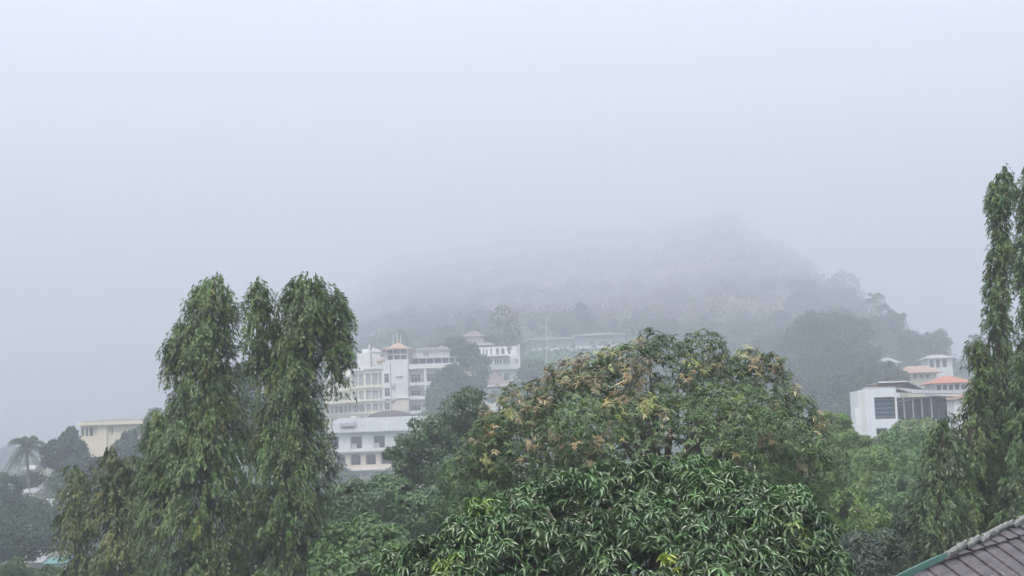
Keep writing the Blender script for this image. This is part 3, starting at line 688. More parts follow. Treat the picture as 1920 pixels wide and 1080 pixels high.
def row_building():
    D = 455; f = Fac(D); g = gzf(f.x(1080), D + 4) - 6
    root = thing('long_row_building', (f.x(1080), D, g), 'long low row of rooms with pale sloping roofs on the misty slope', 'building')
    for (a, b, yt, yb) in ((988, 1075, 631, 652), (1076, 1172, 623, 648)):
        x0, x1 = f.x(a, 640), f.x(b, 640); c = (a + b) / 2; z1 = f.z(c, yt + 6); z0 = f.z(c, yb)
        ops = []; k = 0
        while x0 + .8 + k * 3.1 + 1.6 < x1: ops.append((x0 + .8 + k * 3.1, x0 + 2.5 + k * 3.1, z0 + .6, z1 - .7)); k += 1
        wallblock(root, 'wall', x0, x1, D, D + 8, g, z1, M_CONC, ops, .4)
        for o in ops: window(root, *o, D + .3, 2, M_CURT, mid=False)
        MB().prism([(x0 - .4, z1), (x1 + .4, z1 + .0), (x1 + .4, z1 + .3), ((x0 + x1) / 2, z1 + .9), (x0 - .4, z1 + .3)], D - 1, D + 9).build('roof', M_CONC, root)
        MB().box(x0, x1, D - 1.0, D - .9, z0 - .9, z0).build('railing', M_WHITE, root)
row_building()
for (px, y0, y1, D, lab) in ((1025, 592, 690, 395, 'tall thin pale pole on the green slope below the row building'), (104, 1028, 1050, 120, 'thin white pole beside the teal roofed shed')):
    a = P(px, y1, D); g = gzf(a.x, D) ; t = P(px, y0, D)
    r = thing('utility_pole', (a.x, D, g), lab, 'pole')
    MB().tube([(a.x, D, g - .5), (t.x, D, t.z)], [.15 if D > 200 else .07, .09 if D > 200 else .05], 8).build('shaft', M_METAL, r)
    MB().tube([(t.x, D, t.z - .3), (t.x + (1.4 if D > 200 else .5), D, t.z + .05)], .06 if D > 200 else .03, 6).build('arm', M_METAL, r)

# small houses in the left valley
def shed(name, label, D, pxl, pxr, pt, pe, roof, wall=M_CREAM, dp=5, group=None):
    f = Fac(D); c = (pxl + pxr) / 2; x0, x1 = f.x(pxl, pe), f.x(pxr, pe); zt, ze = f.z(c, pt), f.z(c, pe); g = ground_under(f.x(c), D + dp / 2)
    r = thing(name, (f.x(c), D + dp / 2, g), label, 'house', group)
    MB().box(x0 + .3, x1 - .3, D + .3, D + dp - .3, min(g, ze - 2.6), ze - .1).build('wall', wall, r)
    m = MB(); ym = D + dp / 2
    m.quad((x0, D, ze), (x1, D, ze), (x1 - .1, ym, zt), (x0 + .1, ym, zt)).quad((x1, D + dp, ze), (x0, D + dp, ze), (x0 + .1, ym, zt), (x1 - .1, ym, zt))
    m.quad((x1, D, ze - .1), (x0, D, ze - .1), (x0 + .1, ym, zt - .1), (x1 - .1, ym, zt - .1)).tri((x0, D, ze), (x0 + .1, ym, zt), (x0, D + dp, ze)).tri((x1, D, ze), (x1, D + dp, ze), (x1 - .1, ym, zt))
    m.quad((x0, D, ze - .1), (x1, D, ze - .1), (x1, D, ze), (x0, D, ze))
    m.build('roof', roof, r)
    MB().box((x0 + x1) / 2 - .45, (x0 + x1) / 2 + .45, D + .2, D + .32, ze - 2.5, ze - .5).build('door', M_DFRAME, r)
shed('valley_house', 'small house with a slanting white roof under the coconut palm', 165, 32, 66, 917, 924, M_ZINC)
shed('valley_house', 'small house with a pale grey roof right of the palm trunk', 160, 68, 104, 936, 948, M_ZINC)
shed('valley_house', 'beige house half hidden behind the palm fronds', 190, 38, 64, 872, 880, M_CONC)
shed('valley_house', 'pale roofed house under the trees left of the cream building', 200, 98, 124, 856, 863, M_ZINC)
shed('valley_house', 'tiny white roofed house on the far ridge right of the palm', 260, 70, 86, 826, 832, M_ZINC)
shed('tin_shed', 'shed with a long light tin roof at the lower left', 120, 44, 80, 1044, 1054, M_ZINC, M_CONC)
shed('tin_shed', 'white and teal roofed shed beside the left column trees', 118, 80, 124, 1047, 1056, M_TEAL, M_WHITE)

# ---- tiled roof of the neighbouring house, lower right
def near_roof():
    th, be = R(60), R(41); A = P(1800, 1040, 9.5)
    c = Vector((math.cos(th), math.sin(th), 0)); dn = Vector((math.sin(th) * math.cos(be), -math.cos(th) * math.cos(be), -math.sin(be))); n = dn.cross(c).normalized()
    if n.z < 0: n = -n
    def hit(px, py):
        d = CAMM @ Vector(((px - 960) / F, (540 - py) / F, -1)); o = Vector((0, 0, CZ)); t = (A - o).dot(n) / d.dot(n); return o + d * t
    def uv(p): q = p - A; return q.dot(c), q.dot(dn)
    e0, e1 = uv(hit(1686, 1084)), uv(hit(1925, 974)); sl = (e1[1] - e0[1]) / (e1[0] - e0[0])
    edge = lambda u: e0[1] + (u - e0[0]) * sl               # v of the hip edge
    root = thing('neighbouring_house', (A.x + 3, A.y, 0), 'house corner with a brown ribbed tile roof and pale ridge caps in the lower right', 'house')
    def W3(u, v, h=0.0): return A + c * u + dn * v + n * h
    mb = MB(); cw = .40; u0, u1 = e0[0] - 3.0, e1[0] + 5.0; rows_h = .31; vb = 6.0
    rng = random.Random(3); u = u0
    def hgt(v): k = (v / rows_h) % 1; return .018 * k
    while u < u1:
        nseg = 5; ts = [i / nseg for i in range(nseg + 1)]
        ve = edge(u + cw / 2); v = math.floor(ve / rows_h) * rows_h
        while v < vb:
            va, vb2 = max(v, 0 * v + v), v + rows_h; jit = rng.uniform(-.008, .008); j2 = rng.uniform(-.006, .006)
            for i in range(nseg):
                def H(t): return .012 * (1 - t) ** 2 + .010 * math.sin(t * math.pi) + jit * .5
                ua, ub = u + cw * ts[i], u + cw * ts[i + 1]
                ea, eb = edge(ua), edge(ub)
                if vb2 <= min(ea, eb): continue
                a_, b_ = max(va, ea), max(va, eb)
                p = [W3(ua, a_, H(ts[i])), W3(ub, b_, H(ts[i + 1])), W3(ub, vb2 + .02, H(ts[i + 1]) + .018), W3(ua, vb2 + .02, H(ts[i]) + .018)]
                mb.quad(p[3], p[2], p[1], p[0])
                mb.quad(W3(ua, vb2 + .02, H(ts[i]) + .018), W3(ua, vb2 + .02, -.01), W3(ub, vb2 + .02, -.01), W3(ub, vb2 + .02, H(ts[i + 1]) + .018))
            ea = edge(u)
            if vb2 > ea:
                mb.quad(W3(u, max(va, ea), -.02), W3(u, vb2, -.02), W3(u, vb2, .03 + jit * .5), W3(u, max(va, ea), .012 + jit * .5))
            v += rows_h
        u += cw
    m, nn, b = newmat('brown_ribbed_tile')
    tc = N(nn, 'ShaderNodeTexCoord'); mp = N(nn, 'ShaderNodeCombineXYZ')
    for q_, v_ in enumerate((c, dn, n)):          # frame of the roof plane: x along the courses, y down the slope
        dp_ = N(nn, 'ShaderNodeVectorMath', operation='DOT_PRODUCT'); dp_.inputs[1].default_value = v_
        nn.links.new(tc.outputs['Object'], dp_.inputs[0]); nn.links.new(dp_.outputs['Value'], mp.inputs[q_])
    w = N(nn, 'ShaderNodeTexWave', bands_direction='Y'); w.inputs['Scale'].default_value = 8; w.inputs['Distortion'].default_value = 1.2; w.inputs['Detail'].default_value = 3
    n1 = N(nn, 'ShaderNodeTexNoise'); n1.inputs['Scale'].default_value = 2.2; n1.inputs['Detail'].default_value = 8; n1.inputs['Roughness'].default_value = .7
    mp2 = N(nn, 'ShaderNodeMapping'); mp2.inputs['Scale'].default_value = (1.6, 22, 1)
    n2 = N(nn, 'ShaderNodeTexNoise'); n2.inputs['Scale'].default_value = 1.6; n2.inputs['Detail'].default_value = 5; n2.inputs['Roughness'].default_value = .8
    n3 = N(nn, 'ShaderNodeTexNoise'); n3.inputs['Scale'].default_value = 9; n3.inputs['Detail'].default_value = 4
    cr = N(nn, 'ShaderNodeValToRGB'); cr.color_ramp.elements[0].position = .3; cr.color_ramp.elements[0].color = (.06, .048, .05, 1); cr.color_ramp.elements[1].position = .72; cr.color_ramp.elements[1].color = (.25, .205, .21, 1)
    mi = N(nn, 'ShaderNodeMix', data_type='RGBA', blend_type='MULTIPLY'); mi.inputs[0].default_value = .6
    sp = N(nn, 'ShaderNodeMapRange'); sp.inputs[1].default_value = .69; sp.inputs[2].default_value = .74
    li = N(nn, 'ShaderNodeMix', data_type='RGBA'); li.inputs[7].default_value = (.42, .40, .38, 1)
    L = nn.links.new
    L(mp.outputs[0], w.inputs[0]); L(tc.outputs['Object'], n1.inputs[0]); L(mp.outputs[0], mp2.inputs[0]); L(mp2.outputs[0], n2.inputs[0])
    L(n2.outputs[0], cr.inputs[0]); L(cr.outputs[0], mi.inputs[6]); L(n1.outputs[0], mi.inputs[7]); L(tc.outputs['Object'], n3.inputs[0]); L(n3.outputs[0], sp.inputs[0])
    mg = N(nn, 'ShaderNodeMix', data_type='RGBA', blend_type='MULTIPLY'); mg.inputs[0].default_value = 0
    L(mi.outputs[2], li.inputs[6]); L(sp.outputs[0], li.inputs[0]); L(li.outputs[2], b.inputs['Base Color'])
    bp = N(nn, 'ShaderNodeBump'); bp.inputs['Strength'].default_value = .6; bp.inputs['Distance'].default_value = .02
    L(n2.outputs[0], bp.inputs['Height']); L(bp.outputs[0], b.inputs['Normal']); b.inputs['Roughness'].default_value = .55
    rf = mb.build('roof', m, root)
    # ridge caps and green flashing along the hip edge
    rd = (W3(e1[0], e1[1]) - W3(e0[0], e0[1])); ln = rd.length; rd.normalize(); sdv = rd.cross(n).normalized()
    g0 = uv(hit(1764, 1044)); s0 = (W3(*g0) - W3(*e0)).dot(rd); o = W3(*e0); s = s0; rg = random.Random(8)
    while s < ln + 4:
        l = .21 + rg.uniform(-.02, .05); m2 = MB(); K = 8; h0, h1 = .022 + rg.uniform(0, .010), .014 + rg.uniform(0, .010); rings = []; off = rg.uniform(-.015, .015)
        for q, (ss, hh) in enumerate(((s, h1), (s + l * .3, h1 + .018), (s + l * .8, h0), (s + l, h0 + .02), (s + l, h0 * .4))):
            ring = []
            for k in range(K + 1):
                t = math.pi * k / K; rr = .022 + rg.uniform(-.004, .004)
                ring.append(o + rd * (ss + rg.uniform(-.006, .006)) + sdv * (math.cos(t) * rr + off) + n * (math.sin(t) * (hh + rg.uniform(-.006, .006)) + .02))
            rings.append(ring)
        for q in range(4):
            for k in range(K): m2.quad(rings[q][k], rings[q][k + 1], rings[q + 1][k + 1], rings[q + 1][k])
        m2.build('ridge_tile', M_RIDGE, rf, True); s += l - .008
    m3 = MB(); pts = []
    for k in range(13):
        t = k / 12; ss = -2.4 + (s0 + 2.4 + .03) * t; pts.append((o + rd * ss + n * (.03 + .01 * math.sin(t * 9)), .017 + .010 * t))
    for k in range(12):
        (a, ra), (b_, rb) = pts[k], pts[k + 1]
        m3.quad(a - sdv * ra - n * .03, b_ - sdv * rb - n * .03, b_ + n * .012, a + n * .012).quad(a + n * .012, b_ + n * .012, b_ + sdv * rb - n * .015, a + sdv * ra - n * .015)
        m3.quad(a + sdv * ra - n * .015, b_ + sdv * rb - n * .015, b_ + sdv * rb - n * .035, a + sdv * ra - n * .035)
        m3.quad(a - sdv * ra - n * .05, a + sdv * ra - n * .07, b_ + sdv * rb - n * .07, b_ - sdv * rb - n * .05)
    m3.build('green_flashing', M_GREEN, rf)
    # back slope, closing wall beneath
    B = MB(); back = Vector((-n.x, -n.y, 0)).normalized()
    p0, p1 = o - rd * 2.4, o + rd * (ln + 4)
    B.quad(p0 - n * .03, p1 - n * .03, p1 + back * 3 - Vector((0, 0, 3.2)), p0 + back * 3 - Vector((0, 0, 3.2))).build('back_slope', m, root)
    q0, q1, q2, q3 = [Vector((p.x, p.y, 0)) for p in (W3(u0 + 1.5, vb - 1.2), W3(u1 - 1, vb - 1.2), p1 + back * 2.2, p0 + back * 2.2)]
    zt = W3(0, vb - 1.2).z - .1; wl = MB()
    for a, b_ in ((q0, q1), (q1, q2), (q2, q3), (q3, q0)):
        wl.quad(a, b_, Vector((b_.x, b_.y, zt)), Vector((a.x, a.y, zt)))
    wl.build('wall', M_WHITE, root)
near_roof()

# ================================================================ TREES
def rosettes(Lf, pos, axis, rng, k, L, wr, tint, T=T_MANGO, droop=.45, spread=(55, 105)):
    n = len(pos); ph = rng.uniform(0, 6.28, n); a = unit(axis); ref = unit(np.cross(a, rdir(rng, n))); b = np.cross(a, ref)
    for i in range(k):
        keep = rng.uniform(size=n) < .93
        t = ph + i * 2.4 + rng.uniform(-.25, .25, n); th = np.radians(rng.uniform(spread[0], spread[1], n))
        rad = ref * np.cos(t)[:, None] + b * np.sin(t)[:, None]
        d = unit(a * np.cos(th)[:, None] + rad * np.sin(th)[:, None] + np.array([0, 0, -droop]) * rng.uniform(.4, 1.4, (n, 1)))
        nn = unit(a + rdir(rng, n) * .7 + np.array([0, 0, .3])); l = L * rng.uniform(.5, 1.25, n)
        p = pos + a * rng.uniform(-.06, .03, (n, 1)) * L / .2
        Lf.add(T, p[keep], d[keep], nn[keep], l[keep], (l * wr)[keep], (tint * rng.uniform(.8, 1.2, (n, 1)))[keep])

def mango_tree(name, label, blobs, rng, n, L, wr, base_tint, flush=(), frac=.3, per=12, T=T_MANGO, mat=M_LEAF_WET, hi=1.07, gap=-.9, k=11, patches=0, ptint=None, base=None):
    B0 = blobpx(blobs); B = lumpy(B0, rng, per, frac); cx, cy = B0[0, 0], B0[:, 1].mean(); g = gzf(cx, cy)
    root = thing(name, (cx, cy, g), label, 'tree'); Lf = Leaves()
    for (m, lo, h, core) in ((int(n * .68), .93, hi, .86), (int(n * .32), .68, .9, .6)):
        p, nr, bi = sample(B, m, rng, lo, h, core); kp = ((wob(p, .9, 7) + wob(p, 2.5, 8) * .8 > gap) | (lo < .9)) & ((p[:, 1] < cy + B0[:, 3].max() * .75)); p, nr, bi = p[kp], nr[kp], bi[kp]
        q = len(p); ax = unit(nr * .8 + np.array([0, 0, .75]) + rdir(rng, q) * .3)
        bl = 1 + np.random.RandomState(5).uniform(-.25, .25, len(B))[bi][:, None]
        c = tintvar(base_tint, q, rng, .33, .10) * bl
        if patches:
            w = wob(p, .8, 21) + .5 * wob(p, 2.2, 22); c = np.where(((w > patches) & (rng.uniform(size=q) < .6))[:, None], tintvar(ptint, q, rng, .35, .15), c)
        CM = np.array(CAMM); vv = (p - np.array([0, 0, CZ])) @ CM; pu, pvv = 960 - F * vv[:, 0] / vv[:, 2], 540 + F * vv[:, 1] / vv[:, 2]
        for (fx_, fy_, rad, col) in flush:      # young shoots on the near face of the crown
            dd = np.hypot(pu - fx_, pvv - fy_) / rad
            s = (rng.uniform(size=q) < np.clip(1.5 - dd, 0, .85)) & (lo > .9) & (nr[:, 1] < .15)
            c = np.where(s[:, None], tintvar(col, q, rng, .3, .12), c)
        rosettes(Lf, p, ax, rng, k, L, wr, c, T)
        if lo > .9:
            for (fx_, fy_, rad, col) in flush:      # whole bright shoots at the branch tips
                ii = np.where((np.hypot(pu - fx_, pvv - fy_) < rad * 1.2) & (nr[:, 1] < .3))[0]
                if not len(ii): continue
                ii = ii[np.argsort(p[ii, 1])][:(4 if k > 9 else 3)]
                rosettes(Lf, p[ii] + nr[ii] * .14, ax[ii], rng, k + (0 if k > 9 else 6), L * (.9 if k > 9 else .62), wr * (1 if k > 9 else .8), tintvar(col, len(ii), rng, .2, .08), T)
    link('crown', Lf.mesh('crown', (cx, cy, g)), mat, root)
    top = Vector((cx, cy, B0[:, 2].mean() - .5))
    trunk_mesh(root, (cx, cy, g - .3), top, .3, .14, [(top - Vector((0, 0, .8)), (b[0] + rr[0] * b[3] * .6, b[1] + rr[1] * b[3] * .6, b[2] + b[5] * .45), .09) for b in B0 for rr in rdir(rng, 3)], rng)
    return root

rng = np.random.default_rng(12)
def front_pt(px, py, D): v = P(px, py, D); return (v.x, v.y, v.z)
# foreground mango, 21 m
mango_tree('mango_tree', 'big glossy dark green mango tree in the foreground with a few bright yellow new shoots',
    [(1170, 1130, 18.4, 440, 190, .8), (1270, 985, 18.6, 190, 130), (1090, 1000, 18.1, 150, 105), (960, 1050, 17.6, 150, 105), (1430, 1030, 18.1, 150, 125), (840, 1110, 17.3, 130, 110), (1500, 1110, 17.9, 110, 120), (1200, 1080, 17.2, 260, 120)],
    rng, 20000, .136, .25, (.092, .165, .055), [(1032, 960, 15, (.42, .55, .03)), (1265, 1055, 10, (.26, .34, .04)), (895, 945, 22, (.17, .27, .05)), (1065, 905, 20, (.15, .24, .04)), (1160, 1015, 24, (.14, .22, .04)), (830, 1060, 20, (.17, .26, .05)), (1500, 1000, 18, (.15, .22, .05))], gap=-.5, hi=1.14, per=22, frac=.22)
# flowering mango, 36 m
FL = [(1130, 665, .8, (.42, .33, .12)), (1195, 640, .5, (.38, .27, .14)), (1420, 665, 1.0, (.34, .24, .12)), (1395, 655, .6, (.45, .36, .18)), (1150, 745, .7, (.50, .32, .14)), (1165, 770, .6, (.45, .36, .10)),
      (912, 808, .6, (.55, .33, .14)), (1080, 825, .6, (.52, .30, .15)), (1165, 840, .6, (.36, .22, .10)), (1285, 705, .5, (.55, .32, .16)), (1295, 675, .5, (.36, .34, .07)), (1220, 755, .7, (.34, .32, .10)), (1215, 690, .6, (.24, .17, .09)),
      (1535, 790, .7, (.42, .26, .12)), (1500, 720, .7, (.38, .28, .15)), (1060, 710, .6, (.30, .22, .10)), (965, 760, .6, (.38, .28, .14)), (1380, 750, .4, (.24, .30, .06)), (1240, 780, .5, (.42, .28, .13)), (985, 795, .4, (.4, .28, .13)), (1460, 690, .6, (.42, .34, .16)), (1120, 720, .7, (.25, .18, .09))]
_r = random.Random(9)
fl = [(x, y, r * 22, (c[0] * .92, c[1] * 1.12, c[2] * 1.15)) for x, y, r, c in FL]
fl += [(_r.uniform(900, 1530), _r.uniform(650, 880), _r.uniform(7, 15), _r.choice([(.26, .20, .10), (.34, .28, .14), (.25, .25, .08), (.38, .30, .16), (.20, .15, .08), (.16, .14, .06)])) for _ in range(46)]
mango_tree('mango_tree', 'large round mango tree in pale orange and yellow flush, behind the foreground mango',
    [(1225, 740, 30, 150, 118), (1100, 790, 29.6, 140, 115), (1385, 760, 30, 130, 105), (1000, 850, 29, 135, 100), (1465, 830, 29.6, 90, 112), (925, 900, 29, 90, 95), (1240, 880, 28.4, 300, 150), (1440, 930, 29, 120, 130)],
    np.random.default_rng(5), 21000, .125, .25, (.080, .130, .036), fl, T=T_SLIM, k=9, frac=.30, per=16, gap=-1.7, patches=.9, ptint=(.16, .13, .06), mat=M_LEAF)

# Polyalthia-like columnar weeping trees
def column_tree(name, label, D, cols, rng, tint=(.090, .145, .036), dens=1.0, yellow=.85, ytint=(.24, .23, .04), group=None, extra=(), base=None, leafL=.11, loose=.3):
    """cols: lists of (py, xl, xr) sections from the top down; each is one leader of the tree"""
    Lf = Leaves(); trunk = []; mpp = D / F
    bx = base if base is not None else (cols[0][-1][1] + cols[0][-1][2]) / 2
    b = P(bx, 1000, D); g = gzf(b.x, D); root = thing(name, (b.x, D, g), label, 'tree', group)
    for sec in cols:
        sec = sorted(sec); ys = np.array([s[0] for s in sec], float); xl = np.array([s[1] for s in sec], float); xr = np.array([s[2] for s in sec], float)
        H = (ys[-1] - ys[0]) * mpp; rmean = ((xr - xl) / 2).mean() * mpp
        ncl = max(6, int(H * 2 * math.pi * rmean * 16 * dens))
        w = np.interp(np.linspace(ys[0], ys[-1], 200), ys, (xr - xl)); cdf = np.cumsum(w + 10) / np.sum(w + 10)
        npar = max(4, ncl // 6); par = rng.integers(0, npar, ncl)
        yp = np.interp(rng.uniform(size=npar), cdf, np.linspace(ys[0], ys[-1], 200)); php = rng.uniform(0, 2 * math.pi, npar); fp_ = rng.uniform(.76, 1.10, npar)
        oz, op_ = rng.normal(0, .22, ncl), rng.normal(0, .22, ncl); free = rng.uniform(size=ncl) < .42
        yy = np.where(free, np.interp(rng.uniform(size=ncl), cdf, np.linspace(ys[0], ys[-1], 200)), np.clip(yp[par] - oz / mpp, ys[0], ys[-1]))
        r = np.maximum(np.interp(yy, ys, (xr - xl)) / 2 * mpp - np.interp(yy, [560, 880], [.08, -.14]), .12); cxp = np.interp(yy, ys, (xl + xr) / 2)
        C = np.array([tuple(P(a, y, D)) for a, y in zip(cxp, yy)])
        ph = np.where(free, rng.uniform(0, 2 * math.pi, ncl), php[par] + op_ / np.maximum(r, .3)); out = np.stack([np.cos(ph), np.sin(ph), 0 * ph], 1)
        lump = 1 + .14 * np.sin(ph * 3 + C[:, 2] * 1.3 + 1) * np.cos(C[:, 2] * .9 + ph)
        reach = r * lump * np.where(free, rng.uniform(.7, .97, ncl), fp_[par] * (1 - .5 * np.minimum(np.hypot(oz, op_), .8) ** 1.3) * rng.uniform(.88, 1.0, ncl)); Lh = rng.uniform(.35, .75, ncl)
        ctint = tintvar(tint, npar, rng, .32, .10)[par] * rng.uniform(.8, 1.2, (ncl, 1))
        yw = wob(C * np.array([1, 1, .6]) + out * .8, .9, 31)
        isy = (yw > yellow) | (rng.uniform(size=ncl) < .045)
        ctint = np.where(isy[:, None], ctint * .5 + .5 * tintvar(ytint, ncl, rng, .5, .15), ctint)
        nt_ = 9
        for k in range(nt_):
            # twig start along the hanging path
            t = rng.uniform(0, 1, ncl)
            start = C + out * (reach * np.clip(.55 + t * 1.1, 0, 1))[:, None] + np.stack([0 * t, 0 * t, Lh * (.25 - .85 * t)], 1)
            side = rdir(rng, ncl) * np.array([1, 1, .4]) * (.16 * (.4 + .9 * t))[:, None]; start = start + side
            ax = unit(out * (.75 - .5 * t)[:, None] + side * .8 + np.array([0, 0, -1.0]))
            tl = rng.uniform(.15, .32, ncl); nl = 9
            for j in range(nl):
                s = rng.uniform(0, 1, ncl); p = start + ax * (tl * s)[:, None]
                d = unit(ax * .7 + rdir(rng, ncl) * .65 + out * .25 + np.array([0, 0, -.2])); nn = unit(out + rdir(rng, ncl) * .5 + np.array([0, 0, .3]))
                l = leafL * rng.uniform(.7, 1.25, ncl); Lf.add(T_SLIM, p, d, nn, l, l * .30, ctint * rng.uniform(.75, 1.25, (ncl, 1)))
        # dense inner leaves, tint darkened for the shade within the crown
        m = int(ncl * 6); yy = rng.uniform(ys[0] + min(12, .2 * (ys[-1] - ys[0])), ys[-1], m); r = np.interp(yy, ys, (xr - xl)) / 2 * mpp; cxp = np.interp(yy, ys, (xl + xr) / 2)
        C = np.array([tuple(P(a, y, D)) for a, y in zip(cxp, yy)]); ph = rng.uniform(0, 6.28, m)
        p = C + np.stack([np.cos(ph), np.sin(ph), 0 * ph], 1) * (r * np.sqrt(rng.uniform(0, .45, m)))[:, None]
        Lf.add(T_SLIM, p, rdir(rng, m) * .6 + np.array([0, 0, -1.]), rdir(rng, m), leafL * 1.4, leafL * .45, tintvar(np.array(tint) * .9, m, rng, .2))
        ax = [P((a + c) / 2, y, D) for y, a, c in sec if y > ys[0] + 25]
        trunk.append(ax)
    link('crown', Lf.mesh('crown', (b.x, D, g)), M_LEAF, root)
    mb = MB()
    for i, ax in enumerate(trunk):
        pts = ([] if i and sorted(cols[i])[-1][0] < 1000 else [Vector((ax[-1].x, D, g - .3))]) + list(reversed(ax))
        mb.tube(pts, [max(.04, (.22 if i == 0 else .12) * (1 - k / len(pts))) for k in range(len(pts))], 8)
    for (x0, y0, x1, y1, r) in extra:
        a, c = P(x0, y0, D), P(x1, y1, D); mb.tube([a, a.lerp(c, .5) + Vector((0, -.3, .2)), c], [r, r * .7, r * .35], 6)
    mb.build('trunk', M_BARK, root, True)
    return root
G = 'columnar weeping trees'
column_tree('column_tree', 'left of the two tallest weeping column trees, flaring wide at its base', 37,
    [[(520, 385, 425), (532, 345, 446), (560, 334, 452), (600, 322, 446), (640, 314, 448), (680, 318, 452), (720, 318, 455), (770, 308, 462), (820, 292, 480), (870, 280, 492), (930, 272, 500), (1000, 272, 504), (1180, 268, 506)],
     [(605, 335, 355), (640, 312, 352), (680, 310, 350), (700, 318, 345)], [(775, 285, 320), (820, 272, 330), (900, 268, 340)]],
    np.random.default_rng(21), base=380, yellow=1.05)
column_tree('column_tree', 'right of the two tallest weeping column trees, forked with a hanging side branch', 36,
    [[(512, 560, 600), (530, 525, 622), (560, 512, 628), (610, 508, 620), (650, 505, 600), (700, 492, 600), (760, 484, 604), (810, 480, 612), (860, 476, 618), (910, 476, 615), (1000, 480, 597), (1180, 480, 600)],
     [(530, 470, 498), (545, 456, 512), (590, 452, 514), (630, 458, 510), (670, 470, 510), (700, 480, 510)],
     [(538, 612, 640), (560, 600, 652), (600, 610, 658), (640, 602, 660), (680, 606, 656), (715, 626, 650)]],
    np.random.default_rng(22), base=548, extra=[(590, 690, 648, 640, .06), (600, 590, 640, 560, .05)], yellow=1.1)
column_tree('column_tree', 'leftmost small column tree with a pointed top', 42,
    [[(868, 138, 150), (885, 128, 160), (920, 120, 166), (960, 112, 168), (1000, 116, 172), (1060, 120, 182), (1180, 118, 186)]], np.random.default_rng(23), yellow=.6, ytint=(.17, .19, .05), tint=(.10, .135, .04))
column_tree('column_tree', 'small column tree between the leftmost one and the tallest pair, twin topped', 40,
    [[(842, 200, 216), (860, 188, 226), (900, 180, 232), (960, 176, 270), (1020, 176, 284), (1180, 176, 290)], [(858, 228, 246), (880, 222, 262), (930, 215, 276), (1000, 210, 284)]],
    np.random.default_rng(24), yellow=.55, ytint=(.2, .21, .05), tint=(.095, .13, .038))
column_tree('column_tree', 'tall slender column tree at the right with its full top in view', 35,
    [[(308, 1872, 1886), (322, 1860, 1898), (360, 1856, 1902), (440, 1853, 1900), (500, 1848, 1898), (560, 1844, 1896), (620, 1846, 1900), (680, 1852, 1904), (760, 1840, 1910), (850, 1800, 1900), (950, 1790, 1900), (1150, 1780, 1900)],
     [(330, 1856, 1864), (345, 1852, 1866), (365, 1856, 1866)]],
    np.random.default_rng(25), yellow=1.3, base=1872, tint=(.080, .135, .038))
column_tree('column_tree', 'tall column tree cut off by the right edge of the photo', 33,
    [[(290, 1922, 1938), (310, 1912, 1955), (380, 1908, 1962), (500, 1905, 1965), (620, 1905, 1970), (760, 1890, 1980), (900, 1870, 1990), (1150, 1850, 2000)]],
    np.random.default_rng(26), yellow=1.3, base=1935, tint=(.080, .135, .038))
column_tree('column_tree', 'short bushy column tree leaning left beside the tall slender one', 34,
    [[(645, 1822, 1836), (665, 1822, 1850), (700, 1824, 1852), (760, 1800, 1860), (800, 1790, 1860), (880, 1780, 1860), (960, 1760, 1860), (1120, 1750, 1860)],
     [(640, 1826, 1838), (650, 1834, 1850)]], np.random.default_rng(27), yellow=1.3, base=1825, extra=[(1855, 700, 1830, 655, .05)])
column_tree('column_tree', 'dark conical column tree left of the right hand group', 31,
    [[(772, 1758, 1772), (800, 1748, 1788), (850, 1738, 1800), (900, 1722, 1800), (950, 1712, 1800), (1000, 1716, 1800), (1120, 1715, 1800)]], np.random.default_rng(28), yellow=1.5, tint=(.068, .11, .036))

# middle distance broadleaf trees
rng = np.random.default_rng(33)
broad_tree('shade_tree', 'dark green spreading tree in front of the hotel with branches reaching left', 'tree',
    [(870, 775, 60, 55, 48), (820, 815, 60, 60, 45), (780, 840, 59, 45, 28), (900, 830, 61, 70, 60), (760, 870, 59, 28, 20), (850, 890, 59, 70, 60), (738, 850, 59, 22, 12), (800, 920, 60, 60, 50)], rng, 34000, .16, (.062, .115, .040), T=T_SLIM, mat=M_LEAF, width=.45, per=14, frac=.3, gap=-.55)
broad_tree('shade_tree', 'rounded green tree low before the arcade, left behind the foreground mango', 'tree',
    [(660, 960, 52, 60, 55), (730, 950, 54, 60, 55), (790, 965, 50, 50, 50), (620, 990, 50, 30, 50)], rng, 24000, .16, (.072, .135, .040), T=T_SLIM, width=.45, per=12)
broad_tree('shade_tree', 'small leaved tree at the bottom centre, right of the tallest columns', 'tree',
    [(680, 1050, 34, 90, 70), (760, 1070, 33, 60, 55), (620, 1090, 33, 50, 60), (720, 1110, 32, 110, 70)], rng, 30000, .13, (.08, .15, .036), T=T_SLIM, width=.5, per=12, gap=-.8)
broad_tree('shade_tree', 'light yellow green tree with feathery sprays below the left side of the flowering mango', 'tree',
    [(860, 900, 40, 45, 36), (905, 930, 39, 60, 55), (850, 950, 40, 40, 40)], rng, 12000, .22, (.085, .165, .04), T=T_SLIM, width=.16, droop=1.2, per=10)
# small blue-green trees by the arcade
broad_tree('garden_tree', 'pale hazy tree in front of the left end of the arcade', 'tree', [(640, 900, 235, 32, 26), (665, 925, 230, 34, 24)], rng, 5000, .55, (.06, .11, .05), mat=M_LEAF_FAR)
broad_tree('garden_tree', 'pale hazy tree in front of the middle of the arcade', 'tree', [(708, 925, 215, 36, 34), (690, 950, 212, 40, 30)], rng, 5000, .5, (.05, .14, .06), mat=M_LEAF_FAR)
broad_tree('garden_tree', 'bare greyish tree in front of the right end of the arcade', 'tree', [(770, 880, 180, 40, 30), (740, 925, 180, 44, 34)], rng, 4000, .4, (.14, .15, .11), mat=M_LEAF_FAR)
